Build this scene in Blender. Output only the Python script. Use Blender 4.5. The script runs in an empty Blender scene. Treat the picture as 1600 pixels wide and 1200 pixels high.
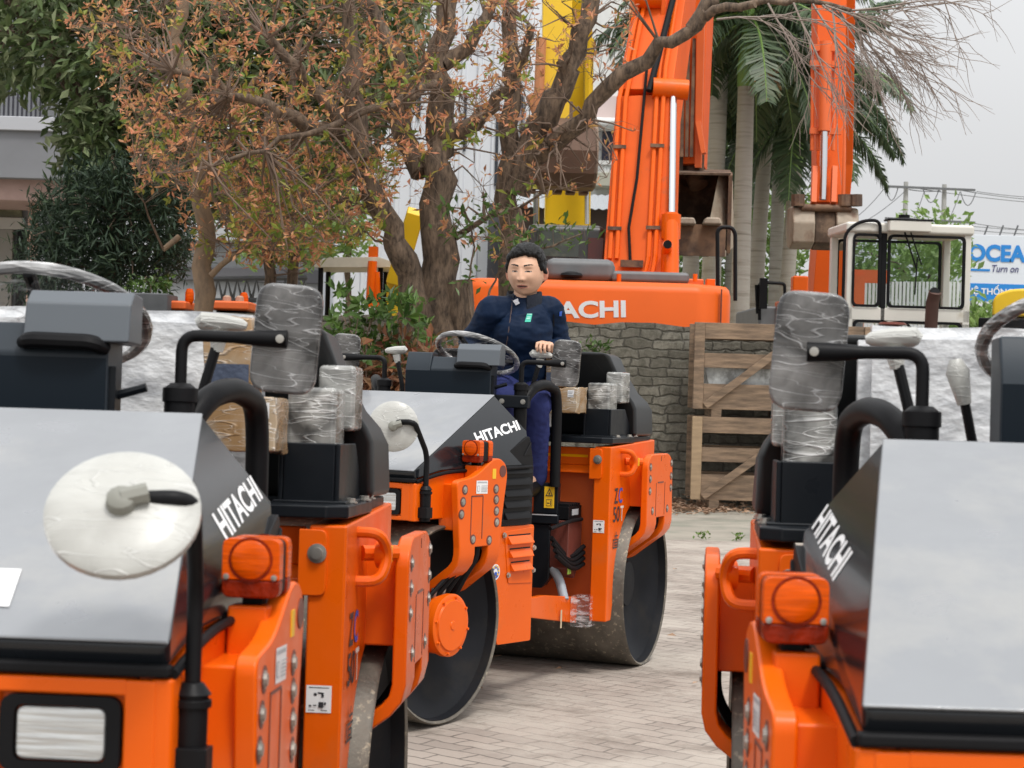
import bpy, bmesh, math, random
from mathutils import Vector, Matrix, Euler
SC = bpy.context.scene
COL = SC.collection
R_ = math.radians
# ---------------------------------------------------------------- camera
FPX, V0, CAMH, ROLL = 3022.7, 583.6, 1.534, 0.02818
cd = bpy.data.cameras.new('camera'); cam = bpy.data.objects.new('camera', cd); COL.objects.link(cam)
cd.sensor_width = 36.0; cd.lens = FPX / 1600 * 36; cd.shift_y = -(600 - V0) / 1600
cd.clip_start = 0.05; cd.clip_end = 3000
cam.location = (0, 0, CAMH)
cam.rotation_euler = (Matrix.Rotation(R_(90), 4, 'X') @ Matrix.Rotation(ROLL, 4, 'Z')).to_euler()
cd.dof.use_dof = True; cd.dof.focus_distance = 9.6; cd.dof.aperture_fstop = 11.0
SC.camera = cam
# ---------------------------------------------------------------- sky and sun (overcast)
w = bpy.data.worlds.new('World'); SC.world = w; w.use_nodes = True
nt = w.node_tree; bgn = nt.nodes['Background']
sky = nt.nodes.new('ShaderNodeTexSky'); sky.sky_type = 'NISHITA'; sky.sun_disc = False
SUN_EL, SUN_AZ = 62.0, 150.0
sky.sun_elevation = R_(SUN_EL); sky.sun_rotation = R_(SUN_AZ); sky.dust_density = 6.0; sky.air_density = 1.0
hs = nt.nodes.new('ShaderNodeHueSaturation'); hs.inputs['Saturation'].default_value = 0.10
mxs = nt.nodes.new('ShaderNodeMixRGB'); mxs.inputs[0].default_value = 0.72; mxs.inputs[2].default_value = (9.5, 9.6, 9.75, 1)
nt.links.new(sky.outputs[0], hs.inputs['Color']); nt.links.new(hs.outputs[0], mxs.inputs[1])
# overcast: the zenith about three times brighter than the horizon
tcw = nt.nodes.new('ShaderNodeTexCoord'); sxyz = nt.nodes.new('ShaderNodeSeparateXYZ'); nt.links.new(tcw.outputs['Generated'], sxyz.inputs[0])
mrw = nt.nodes.new('ShaderNodeMapRange'); mrw.inputs[1].default_value = 0.10; mrw.inputs[2].default_value = 0.95; mrw.inputs[3].default_value = 1.18; mrw.inputs[4].default_value = 2.45; nt.links.new(sxyz.outputs['Z'], mrw.inputs[0])
nsw = nt.nodes.new('ShaderNodeTexNoise'); nsw.inputs['Scale'].default_value = 2.2; nsw.inputs['Detail'].default_value = 4; nt.links.new(tcw.outputs['Generated'], nsw.inputs['Vector'])
mrn = nt.nodes.new('ShaderNodeMapRange'); mrn.inputs[1].default_value = .3; mrn.inputs[2].default_value = .7; mrn.inputs[3].default_value = .94; mrn.inputs[4].default_value = 1.05; nt.links.new(nsw.outputs['Fac'], mrn.inputs[0])
mlw = nt.nodes.new('ShaderNodeMath'); mlw.operation = 'MULTIPLY'; nt.links.new(mrw.outputs[0], mlw.inputs[0]); nt.links.new(mrn.outputs[0], mlw.inputs[1])
vmw = nt.nodes.new('ShaderNodeVectorMath'); vmw.operation = 'SCALE'; nt.links.new(mxs.outputs[0], vmw.inputs[0]); nt.links.new(mlw.outputs[0], vmw.inputs['Scale'])
nt.links.new(vmw.outputs[0], bgn.inputs['Color'])
bgn.inputs['Strength'].default_value = 0.070
sd = bpy.data.lights.new('sun', 'SUN'); sd.energy = 1.5; sd.angle = R_(11); sd.color = (1.0, 0.96, 0.9)
so = bpy.data.objects.new('sun', sd); COL.objects.link(so)
az, el = R_(SUN_AZ), R_(SUN_EL)
sdir = Vector((math.sin(az) * math.cos(el), math.cos(az) * math.cos(el), math.sin(el)))
so.rotation_euler = (-sdir).to_track_quat('-Z', 'Y').to_euler()
SC.view_settings.view_transform = 'Standard'; SC.view_settings.look = 'None'
SC.view_settings.exposure = 0.25; SC.view_settings.gamma = 1.0
SC.cycles.max_bounces = 6; SC.cycles.transparent_max_bounces = 16

def W(u, v, Y):
    """the point at depth Y that the photograph shows at (u, v) of 1600 x 1200"""
    du, dv = u - 800, v - V0; k = 1 + ROLL * ROLL
    a = (du + ROLL * dv) / k; b = (dv - ROLL * du) / k
    return Vector((a / FPX * Y, Y, CAMH - b / FPX * Y))
# ---------------------------------------------------------------- materials
MATS = {}
def mat(name, base, rough=0.5, metal=0.0, spec=0.5, coat=0.0, var=0.0, vscale=6.0, bump=0.0, bscale=40.0, second=None, sscale=5.0, slo=0.45, shi=0.6, stretch=None, rvar=0.0, emis=0):
    """principled material with a large tint variation, an optional second colour in noise patches, and a bump"""
    if name in MATS: return MATS[name]
    m = bpy.data.materials.new(name); m.use_nodes = True; n = m.node_tree; b = n.nodes['Principled BSDF']
    b.inputs['Roughness'].default_value = rough; b.inputs['Metallic'].default_value = metal
    b.inputs['Specular IOR Level'].default_value = spec
    b.inputs['Coat Weight'].default_value = coat; b.inputs['Coat Roughness'].default_value = 0.06
    tc = n.nodes.new('ShaderNodeTexCoord'); mp = n.nodes.new('ShaderNodeMapping')
    n.links.new(tc.outputs['Object'], mp.inputs['Vector'])
    if stretch: mp.inputs['Scale'].default_value = stretch
    rgb = n.nodes.new('ShaderNodeRGB'); rgb.outputs[0].default_value = (*base, 1); cur = rgb.outputs[0]
    if second:
        ns = n.nodes.new('ShaderNodeTexNoise'); ns.inputs['Scale'].default_value = sscale; ns.inputs['Detail'].default_value = 6; ns.inputs['Roughness'].default_value = 0.65
        n.links.new(mp.outputs[0], ns.inputs['Vector'])
        mr = n.nodes.new('ShaderNodeMapRange'); mr.inputs[1].default_value = slo; mr.inputs[2].default_value = shi
        n.links.new(ns.outputs['Fac'], mr.inputs[0])
        mx = n.nodes.new('ShaderNodeMixRGB'); n.links.new(mr.outputs[0], mx.inputs[0]); n.links.new(cur, mx.inputs[1]); mx.inputs[2].default_value = (*second, 1); cur = mx.outputs[0]
    if var:
        ns = n.nodes.new('ShaderNodeTexNoise'); ns.inputs['Scale'].default_value = vscale; ns.inputs['Detail'].default_value = 5
        n.links.new(mp.outputs[0], ns.inputs['Vector'])
        mr = n.nodes.new('ShaderNodeMapRange'); mr.inputs[1].default_value = 0.25; mr.inputs[2].default_value = 0.75; mr.inputs[3].default_value = 1 - var; mr.inputs[4].default_value = 1 + var
        n.links.new(ns.outputs['Fac'], mr.inputs[0])
        hv = n.nodes.new('ShaderNodeHueSaturation'); n.links.new(mr.outputs[0], hv.inputs['Value']); n.links.new(cur, hv.inputs['Color']); cur = hv.outputs[0]
    n.links.new(cur, b.inputs['Base Color'])
    if rvar:
        ns = n.nodes.new('ShaderNodeTexNoise'); ns.inputs['Scale'].default_value = 9; ns.inputs['Detail'].default_value = 5
        n.links.new(mp.outputs[0], ns.inputs['Vector'])
        mr = n.nodes.new('ShaderNodeMapRange'); mr.inputs[1].default_value = .3; mr.inputs[2].default_value = .7; mr.inputs[3].default_value = max(0, rough - rvar); mr.inputs[4].default_value = rough + rvar
        n.links.new(ns.outputs['Fac'], mr.inputs[0]); n.links.new(mr.outputs[0], b.inputs['Roughness'])
    if bump:
        ns = n.nodes.new('ShaderNodeTexNoise'); ns.inputs['Scale'].default_value = bscale; ns.inputs['Detail'].default_value = 4
        n.links.new(mp.outputs[0], ns.inputs['Vector'])
        bp = n.nodes.new('ShaderNodeBump'); bp.inputs['Strength'].default_value = bump; bp.inputs['Distance'].default_value = 0.02
        n.links.new(ns.outputs['Fac'], bp.inputs['Height']); n.links.new(bp.outputs[0], b.inputs['Normal'])
    MATS[name] = m; return m

def leafmat(name, cols, rough=0.5, trans=0.25):
    """leaves: each leaf its own tint from a ramp"""
    m = bpy.data.materials.new(name); m.use_nodes = True; n = m.node_tree; b = n.nodes['Principled BSDF']
    g = n.nodes.new('ShaderNodeNewGeometry'); cr = n.nodes.new('ShaderNodeValToRGB')
    e = cr.color_ramp.elements; k = len(cols)
    e[0].position = 0; e[0].color = (*cols[0], 1); e[1].position = 1; e[1].color = (*cols[-1], 1)
    for i in range(1, k - 1):
        x = e.new(i / (k - 1)); x.color = (*cols[i], 1)
    n.links.new(g.outputs['Random Per Island'], cr.inputs[0]); n.links.new(cr.outputs[0], b.inputs['Base Color'])
    b.inputs['Roughness'].default_value = rough; b.inputs['Specular IOR Level'].default_value = 0.35
    tr = n.nodes.new('ShaderNodeBsdfTranslucent'); n.links.new(cr.outputs[0], tr.inputs['Color'])
    mx = n.nodes.new('ShaderNodeMixShader'); mx.inputs[0].default_value = trans
    n.links.new(b.outputs[0], mx.inputs[1]); n.links.new(tr.outputs[0], mx.inputs[2]); n.links.new(mx.outputs[0], n.nodes['Material Output'].inputs['Surface'])
    MATS[name] = m; return m

def filmmat(name, lo=0.50, hi=0.72, tint=(0.75, 0.76, 0.78), minfac=0.05, scale=14, stretch=(1, 1, 4)):
    """stretch wrap: clear film with whitish creases"""
    m = bpy.data.materials.new(name); m.use_nodes = True; n = m.node_tree; b = n.nodes['Principled BSDF']
    b.inputs['Base Color'].default_value = (*tint, 1); b.inputs['Roughness'].default_value = 0.18; b.inputs['Specular IOR Level'].default_value = 0.6
    tc = n.nodes.new('ShaderNodeTexCoord'); mp = n.nodes.new('ShaderNodeMapping'); mp.inputs['Scale'].default_value = stretch; mp.inputs['Rotation'].default_value = (0.5, 0.3, 0.2)
    n.links.new(tc.outputs['Object'], mp.inputs['Vector'])
    ns = n.nodes.new('ShaderNodeTexNoise'); ns.inputs['Scale'].default_value = scale; ns.inputs['Detail'].default_value = 5; ns.inputs['Distortion'].default_value = 0.6
    n.links.new(mp.outputs[0], ns.inputs['Vector'])
    mr = n.nodes.new('ShaderNodeMapRange'); mr.inputs[1].default_value = lo; mr.inputs[2].default_value = hi; mr.inputs[3].default_value = minfac; mr.inputs[4].default_value = 0.95
    n.links.new(ns.outputs['Fac'], mr.inputs[0])
    bp = n.nodes.new('ShaderNodeBump'); bp.inputs['Strength'].default_value = 0.7; bp.inputs['Distance'].default_value = 0.01
    n.links.new(ns.outputs['Fac'], bp.inputs['Height']); n.links.new(bp.outputs[0], b.inputs['Normal'])
    tr = n.nodes.new('ShaderNodeBsdfTransparent'); mx = n.nodes.new('ShaderNodeMixShader')
    n.links.new(mr.outputs[0], mx.inputs[0]); n.links.new(tr.outputs[0], mx.inputs[1]); n.links.new(b.outputs[0], mx.inputs[2])
    n.links.new(mx.outputs[0], n.nodes['Material Output'].inputs['Surface'])
    MATS[name] = m; return m

def glassmat(name, tint=(0.86, 0.9, 0.9), fac=0.86):
    m = bpy.data.materials.new(name); m.use_nodes = True; n = m.node_tree; b = n.nodes['Principled BSDF']
    b.inputs['Base Color'].default_value = (0.02, 0.025, 0.025, 1); b.inputs['Roughness'].default_value = 0.05
    tr = n.nodes.new('ShaderNodeBsdfTransparent'); tr.inputs[0].default_value = (*tint, 1)
    mx = n.nodes.new('ShaderNodeMixShader'); mx.inputs[0].default_value = fac
    n.links.new(b.outputs[0], mx.inputs[1]); n.links.new(tr.outputs[0], mx.inputs[2]); n.links.new(mx.outputs[0], n.nodes['Material Output'].inputs['Surface'])
    MATS[name] = m; return m

ORANGE = mat('orange_paint', (0.77, 0.112, 0.002), 0.36, spec=0.25, coat=0.08, var=0.06, vscale=3, rvar=0.12, second=(0.56, 0.13, 0.03), sscale=3.5, slo=.58, shi=.95)
ORANGE2 = mat('weathered_orange_paint', (0.72, 0.105, 0.008), 0.5, spec=.25, var=0.12, vscale=1.2, second=(0.42, 0.12, 0.05), sscale=3, slo=0.62, shi=0.8)
DARKP = mat('dark_grey_paint', (0.010, 0.012, 0.015), 0.2, spec=.35, coat=0.2, var=0.15, bump=0.01, bscale=8)
DECK = mat('black_paint', (0.008, 0.010, 0.013), 0.36, spec=.2, coat=0.04, var=0.2, rvar=0.1)
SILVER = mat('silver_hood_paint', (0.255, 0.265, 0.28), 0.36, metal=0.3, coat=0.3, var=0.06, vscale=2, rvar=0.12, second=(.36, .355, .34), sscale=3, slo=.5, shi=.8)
DASHP = mat('slate_plastic', (0.030, 0.038, 0.047), 0.4, spec=.2, var=0.1, bump=0.02, bscale=300)
BLACK = mat('black_plastic', (0.008, 0.008, 0.009), 0.45, spec=.14, var=0.2, bump=0.02, bscale=200)
RUBBER = mat('black_rubber', (0.007, 0.007, 0.008), 0.6, spec=.15)
STEEL = mat('worn_drum_steel', (0.135, 0.12, 0.098), 0.55, metal=0.3, var=0.45, vscale=9, second=(0.36, 0.31, 0.23), sscale=38, slo=0.56, shi=0.68, bump=0.12, bscale=45, rvar=0.15)
DISC = mat('drum_disc_paint', (0.013, 0.014, 0.017), 0.55, spec=.12, var=0.25, vscale=4, second=(0.024, 0.022, 0.020), sscale=6, slo=0.5, shi=0.75)
BOLT = mat('zinc_bolt', (0.45, 0.43, 0.39), 0.35, metal=0.8, var=0.2)
CHROME = mat('chrome_rod', (0.62, 0.63, 0.64), 0.15, metal=1.0)
WHITE = mat('white_print', (0.80, 0.80, 0.80), 0.45)
INK = mat('ink_print', (0.03, 0.03, 0.035), 0.5)
YELLOWS = mat('yellow_sticker', (0.82, 0.50, 0.02), 0.4)
GREENP = mat('green_print', (0.02, 0.42, 0.30), 0.6)
BLUEP = mat('blue_print', (0.02, 0.09, 0.45), 0.5)
REFL = mat('yellow_reflector', (0.95, 0.42, 0.0), 0.25)
def wrapmat(name, base, haze, line, rough=0.25, hz=(.45, .75), lw=.011, sc=5.0, stretch=(.7, .7, 4.2), lineamt=.9, bump=.35):
    """a thing wound in stretch film: its own colour, hazy patches and thin bright creases"""
    m = bpy.data.materials.new(name); m.use_nodes = True; n = m.node_tree; b = n.nodes['Principled BSDF']; L = n.links.new
    b.inputs['Roughness'].default_value = rough; b.inputs['Coat Weight'].default_value = .5; b.inputs['Coat Roughness'].default_value = .12
    tc = n.nodes.new('ShaderNodeTexCoord'); rgb = n.nodes.new('ShaderNodeRGB'); rgb.outputs[0].default_value = (*base, 1); cur = rgb.outputs[0]
    h = n.nodes.new('ShaderNodeTexNoise'); h.inputs['Scale'].default_value = sc * 1.3; h.inputs['Detail'].default_value = 5; h.inputs['Distortion'].default_value = 1.0; L(tc.outputs['Object'], h.inputs['Vector'])
    r = n.nodes.new('ShaderNodeMapRange'); r.inputs[1].default_value, r.inputs[2].default_value = hz; L(h.outputs['Fac'], r.inputs[0])
    x = n.nodes.new('ShaderNodeMixRGB'); L(r.outputs[0], x.inputs[0]); L(cur, x.inputs[1]); x.inputs[2].default_value = (*haze, 1); cur = x.outputs[0]; hgt = h.outputs['Fac']
    for k, (rot, sc_) in enumerate((((.35, .0, .2), 1.0), ((-.55, .0, .9), 1.35), ((.05, .15, .4), 2.3), ((.9, .1, -.3), .8))):
        mp = n.nodes.new('ShaderNodeMapping'); mp.inputs['Rotation'].default_value = rot; mp.inputs['Scale'].default_value = tuple(q * sc_ for q in stretch); mp.inputs['Location'].default_value = (k * 3.7, 0, k * 1.3); L(tc.outputs['Object'], mp.inputs[0])
        t = n.nodes.new('ShaderNodeTexNoise'); t.inputs['Scale'].default_value = sc; t.inputs['Detail'].default_value = 1.2; t.inputs['Distortion'].default_value = .0; L(mp.outputs[0], t.inputs['Vector'])
        a = n.nodes.new('ShaderNodeMath'); a.operation = 'SUBTRACT'; L(t.outputs['Fac'], a.inputs[0]); a.inputs[1].default_value = .5
        c = n.nodes.new('ShaderNodeMath'); c.operation = 'ABSOLUTE'; L(a.outputs[0], c.inputs[0])
        q = n.nodes.new('ShaderNodeMapRange'); q.inputs[1].default_value = 0; q.inputs[2].default_value = lw; q.inputs[3].default_value = lineamt; q.inputs[4].default_value = 0; L(c.outputs[0], q.inputs[0])
        w_ = n.nodes.new('ShaderNodeMath'); w_.operation = 'MULTIPLY'; L(q.outputs[0], w_.inputs[0]); L(r.outputs[0] if k % 2 else h.outputs['Fac'], w_.inputs[1])
        x = n.nodes.new('ShaderNodeMixRGB'); L(w_.outputs[0], x.inputs[0]); L(cur, x.inputs[1]); x.inputs[2].default_value = (*line, 1); cur = x.outputs[0]
        ad = n.nodes.new('ShaderNodeMath'); ad.operation = 'ADD'; L(hgt, ad.inputs[0]); L(q.outputs[0], ad.inputs[1]); hgt = ad.outputs[0]
    L(cur, b.inputs['Base Color'])
    bp = n.nodes.new('ShaderNodeBump'); bp.inputs['Strength'].default_value = bump; bp.inputs['Distance'].default_value = .012; L(hgt, bp.inputs['Height']); L(bp.outputs[0], b.inputs['Normal'])
    MATS[name] = m; return m
WRAPD = wrapmat('stretch_wrapped_dark', (.035, .034, .034), (.27, .265, .26), (.66, .66, .66), hz=(.42, .66), lw=.009, rough=.18)
WRAPS = wrapmat('stretch_wrapped_stub', (.06, .06, .058), (.36, .36, .34), (.72, .72, .71), hz=(.40, .64), lw=.012, rough=.18)
WRAPW = mat('silver_bubble_wrap', (.70, .71, .72), .32, metal=.1, var=.15, vscale=5, second=(.34, .35, .37), sscale=6.5, slo=.46, shi=.70, bump=.8, bscale=9, stretch=(1, 1, 1.7), coat=.3)
WRAPM = wrapmat('wrapped_white_mirror', (.47, .47, .44), (.33, .325, .30), (.66, .66, .64), rough=.42, hz=(.42, .70), lw=.008, bump=.35)
WRAPR = wrapmat('stretch_wrapped_wheel', (.08, .08, .08), (.42, .42, .42), (.80, .80, .80), hz=(.40, .66), lw=.022)
WRAPC = wrapmat('wrapped_cardboard', (.38, .235, .115), (.50, .41, .30), (.78, .75, .70), hz=(.46, .72), lw=.010, rough=.18)
FILM = filmmat('clear_stretch_film')
AMBER = mat('amber_lens', (0.66, 0.085, 0.001), 0.25, spec=.18, coat=0.05, var=.35, vscale=55, bump=0.12, bscale=60, stretch=(0.2, 0.2, 3))
AMBERD = mat('dark_amber_lens', (0.22, 0.016, 0.002), 0.25, spec=.18, coat=0.05, var=.4, vscale=30, bump=0.2, bscale=80)
LENS = mat('clear_lamp_lens', (0.62, 0.63, 0.62), 0.12, metal=0.4, coat=0.8, var=0.2, vscale=30, bump=0.4, bscale=25, stretch=(0.2, 0.2, 4))
MAROON = mat('maroon_plate', (0.13, 0.035, 0.025), 0.4, var=0.15)
GREYP = mat('grey_plastic_pipe', (0.32, 0.36, 0.40), 0.4)
LIME = mat('lime_tag', (0.30, 0.52, 0.08), 0.5)
CARD = mat('cardboard', (0.40, 0.26, 0.14), 0.7, var=0.15)
# ---------------------------------------------------------------- mesh helpers
def box(bm, x0, x1, y0, y1, z0, z1, M=None, mi=0):
    vs = [bm.verts.new((x, y, z)) for x in (x0, x1) for y in (y0, y1) for z in (z0, z1)]
    if M:
        for v in vs: v.co = M @ v.co
    for f in ((0, 1, 3, 2), (4, 6, 7, 5), (0, 4, 5, 1), (2, 3, 7, 6), (0, 2, 6, 4), (1, 5, 7, 3)):
        bm.faces.new([vs[i] for i in f]).material_index = mi
    return vs
def prism(bm, pts, axis, a, b, M=None, mi=0):
    def P(p, t):
        if axis == 'y': c = Vector((p[0], t, p[1]))
        elif axis == 'x': c = Vector((t, p[0], p[1]))
        else: c = Vector((p[0], p[1], t))
        return M @ c if M else c
    A = [bm.verts.new(P(p, a)) for p in pts]; B = [bm.verts.new(P(p, b)) for p in pts]; n = len(pts)
    fs = [bm.faces.new(A), bm.faces.new(B[::-1])]
    for i in range(n): fs.append(bm.faces.new((A[i], B[i], B[(i + 1) % n], A[(i + 1) % n])))
    for f in fs: f.material_index = mi
def fillet(pts, r, n=5):
    """round the corners of a 2D polygon; r one radius or one per corner"""
    out = []; k = len(pts)
    for i in range(k):
        p = Vector(pts[i]); a = Vector(pts[i - 1]); b = Vector(pts[(i + 1) % k]); rr = r[i] if isinstance(r, (list, tuple)) else r
        if rr <= 0: out.append(tuple(p)); continue
        da, db = (a - p), (b - p); t = min(rr, da.length * .49, db.length * .49)
        A = p + da.normalized() * t; B = p + db.normalized() * t
        for j in range(n + 1):
            s = j / n; out.append(tuple((1 - s) ** 2 * A + 2 * s * (1 - s) * p + s * s * B))
    return out
def smooth_path(pts, r, n=5):
    """round the inner corners of a 3D polyline"""
    pts = [Vector(p) for p in pts]; out = [pts[0]]
    for i in range(1, len(pts) - 1):
        p = pts[i]; da = pts[i - 1] - p; db = pts[i + 1] - p; t = min(r, da.length * .49, db.length * .49)
        A = p + da.normalized() * t; B = p + db.normalized() * t
        for j in range(n + 1):
            s = j / n; out.append((1 - s) ** 2 * A + 2 * s * (1 - s) * p + s * s * B)
    out.append(pts[-1]); return out
def tube(bm, pts, r, n=10, caps=True, mi=0, closed=False):
    pts = [Vector(p) for p in pts]; k = len(pts); rings = []
    rad = r if isinstance(r, (list, tuple)) else [r] * k
    t0 = (pts[1] - pts[0]).normalized(); up = Vector((0, 0, 1)) if abs(t0.z) < .9 else Vector((1, 0, 0))
    nx = t0.cross(up).normalized()
    for i in range(k):
        if closed: t = (pts[(i + 1) % k] - pts[i - 1]).normalized()
        else:
            t = (pts[min(i + 1, k - 1)] - pts[max(i - 1, 0)])
            t = t.normalized() if t.length > 1e-9 else t0
        nx = (nx - t * nx.dot(t)); nx = nx.normalized() if nx.length > 1e-6 else t.orthogonal().normalized()
        ny = t.cross(nx)
        rings.append([bm.verts.new(pts[i] + (nx * math.cos(2 * math.pi * j / n) + ny * math.sin(2 * math.pi * j / n)) * rad[i]) for j in range(n)])
    for i in range(k if closed else k - 1):
        a, b = rings[i], rings[(i + 1) % k]
        for j in range(n): bm.faces.new((a[j], a[(j + 1) % n], b[(j + 1) % n], b[j])).material_index = mi
    if caps and not closed:
        bm.faces.new(rings[0][::-1]).material_index = mi; bm.faces.new(rings[-1]).material_index = mi
def lathe(bm, prof, origin, axis, n=32, mi=0, caps=True):
    """profile (radius, height) round an axis"""
    o = Vector(origin); ax = Vector(axis).normalized(); u = ax.orthogonal().normalized(); v = ax.cross(u); rings = []
    for (r, h) in prof:
        if r < 1e-6: rings.append([bm.verts.new(o + ax * h)])
        else: rings.append([bm.verts.new(o + ax * h + (u * math.cos(2 * math.pi * j / n) + v * math.sin(2 * math.pi * j / n)) * r) for j in range(n)])
    for a, b in zip(rings, rings[1:]):
        for j in range(n):
            q = [a[j % len(a)], a[(j + 1) % len(a)], b[(j + 1) % len(b)], b[j % len(b)]]; q = list(dict.fromkeys(q))
            if len(q) > 2: bm.faces.new(q).material_index = mi
    if caps:
        for r in (rings[0], rings[-1]):
            if len(r) > 2: bm.faces.new(r).material_index = mi
def hexbolt(bm, p, axis, r, h=0.012, mi=0):
    lathe(bm, [(r * 1.45, 0), (r * 1.45, h * .3), (r, h * .3), (r, h), (0, h)], p, axis, 10, mi)
def quadmap(c, u, v, off=0.0):
    bl, br, tr, tl = [Vector(q) for q in c]
    p = bl * (1 - u) * (1 - v) + br * u * (1 - v) + tr * u * v + tl * (1 - u) * v
    return p + (br - bl).cross(tl - bl).normalized() * off
def decal(bm, c, rects, off=0.0):
    for (u0, v0, u1, v1, mi) in rects:
        f = bm.faces.new([bm.verts.new(quadmap(c, *q, off)) for q in ((u0, v0), (u1, v0), (u1, v1), (u0, v1))]); f.material_index = mi
        off += 0.0004
_tx = {}
def textpts(s, bold=0.0, shear=0.0, res=4):
    key = (s, bold, shear)
    if key in _tx: return _tx[key]
    cu = bpy.data.curves.new('lettering', 'FONT'); cu.body = s; cu.size = 1; cu.offset = bold; cu.shear = shear; cu.resolution_u = res
    ob = bpy.data.objects.new('lettering', cu); COL.objects.link(ob)
    dg = bpy.context.evaluated_depsgraph_get(); me = bpy.data.meshes.new_from_object(ob.evaluated_get(dg))
    vs = [v.co.copy() for v in me.vertices]; fs = [list(p.vertices) for p in me.polygons]
    bpy.data.objects.remove(ob); bpy.data.curves.remove(cu); bpy.data.meshes.remove(me)
    x0 = min(v.x for v in vs); x1 = max(v.x for v in vs); y0 = min(v.y for v in vs); y1 = max(v.y for v in vs)
    _tx[key] = ([((v.x - x0) / (x1 - x0), (v.y - y0) / (y1 - y0)) for v in vs], fs); return _tx[key]
def lettering(bm, s, c, off=0.0015, bold=0.012, shear=0.0, mi=0, u0=0, v0=0, u1=1, v1=1):
    vs, fs = textpts(s, bold, shear)
    V = [bm.verts.new(quadmap(c, u0 + u * (u1 - u0), v0 + v * (v1 - v0), off)) for u, v in vs]
    for f in fs:
        try: bm.faces.new([V[i] for i in f]).material_index = mi
        except ValueError: pass
def new(): return bmesh.new()
SPLIT = set('bolt boom_pipe bucket_lug cable_tag chord cuff cylinder_rod hose_fitting hydraulic_cylinder boom_cylinder pipe_clamp reflector_strip roof_fitting screw trestle wrapped_stub slot arm_rib lacing louvre_gap'.split())
EXTRA = []
def clusters(bm):
    """vertex groups of pieces that stand apart"""
    bm.verts.index_update(); vis = set(); G_ = []
    for v in bm.verts:
        if v.index in vis: continue
        st = [v]; vis.add(v.index); c = []
        while st:
            q = st.pop(); c.append(q)
            for e in q.link_edges:
                w_ = e.other_vert(q)
                if w_.index not in vis: vis.add(w_.index); st.append(w_)
        G_.append((c, [f(p.co[k] for p in c) for k in range(3) for f in (min, max)]))
    out = []
    for c, bb_ in G_:
        hit_ = [o for o in out if any(all(a[2 * k] - .004 <= bb_[2 * k + 1] and bb_[2 * k] - .004 <= a[2 * k + 1] for k in range(3)) for a in o[1])]
        m = [list(c), [bb_]]
        for o in hit_: m[0] += o[0]; m[1] += o[1]; out.remove(o)
        out.append(m)
    return [{v.index for v in o[0]} for o in out]
def obj(name, bm, mats, parent=None, **k):
    EXTRA.clear()
    if name in SPLIT and parent:
        cs = clusters(bm)
        if len(cs) > 1:
            os_ = []
            for c in cs:
                nb = bm.copy(); nb.verts.ensure_lookup_table(); bmesh.ops.delete(nb, geom=[v for v in nb.verts if v.index not in c], context='VERTS'); os_.append(obj1(name, nb, mats, parent, **k))
            bm.free(); EXTRA.extend(os_[1:]); return os_[0]
    return obj1(name, bm, mats, parent, **k)
def obj1(name, bm, mats, parent=None, bevel=0.0, sharp=35, loc=None, seg=2, flat=False, recalc=True):
    if recalc: bmesh.ops.recalc_face_normals(bm, faces=bm.faces)
    me = bpy.data.meshes.new(name); bm.to_mesh(me); bm.free()
    for m in (mats if isinstance(mats, (list, tuple)) else [mats]): me.materials.append(m)
    if not flat:
        me.polygons.foreach_set('use_smooth', [True] * len(me.polygons)); me.set_sharp_from_angle(angle=R_(sharp))
    o = bpy.data.objects.new(name, me); COL.objects.link(o)
    if parent: o.parent = parent
    if loc: o.location = loc
    if bevel:
        md = o.modifiers.new('edge', 'BEVEL'); md.width = bevel; md.segments = seg; md.limit_method = 'ANGLE'; md.angle_limit = R_(32); md.harden_normals = True
    return o
def tag(o, label=None, cat=None, group=None, kind=None):
    if label: o['label'] = label
    if cat: o['category'] = cat
    if group: o['group'] = group
    if kind: o['kind'] = kind
    return o
def thing(name, label, cat, loc=(0, 0, 0), rot=(0, 0, 0), group=None):
    o = bpy.data.objects.new(name, None); COL.objects.link(o); o.location = loc; o.rotation_euler = rot; o.empty_display_size = .2
    return tag(o, label, cat, group)
def copy_tree(o, parent=None):
    c = o.copy(); COL.objects.link(c)
    if parent: c.parent = parent
    for ch in list(o.children): copy_tree(ch, c)
    return c
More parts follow.
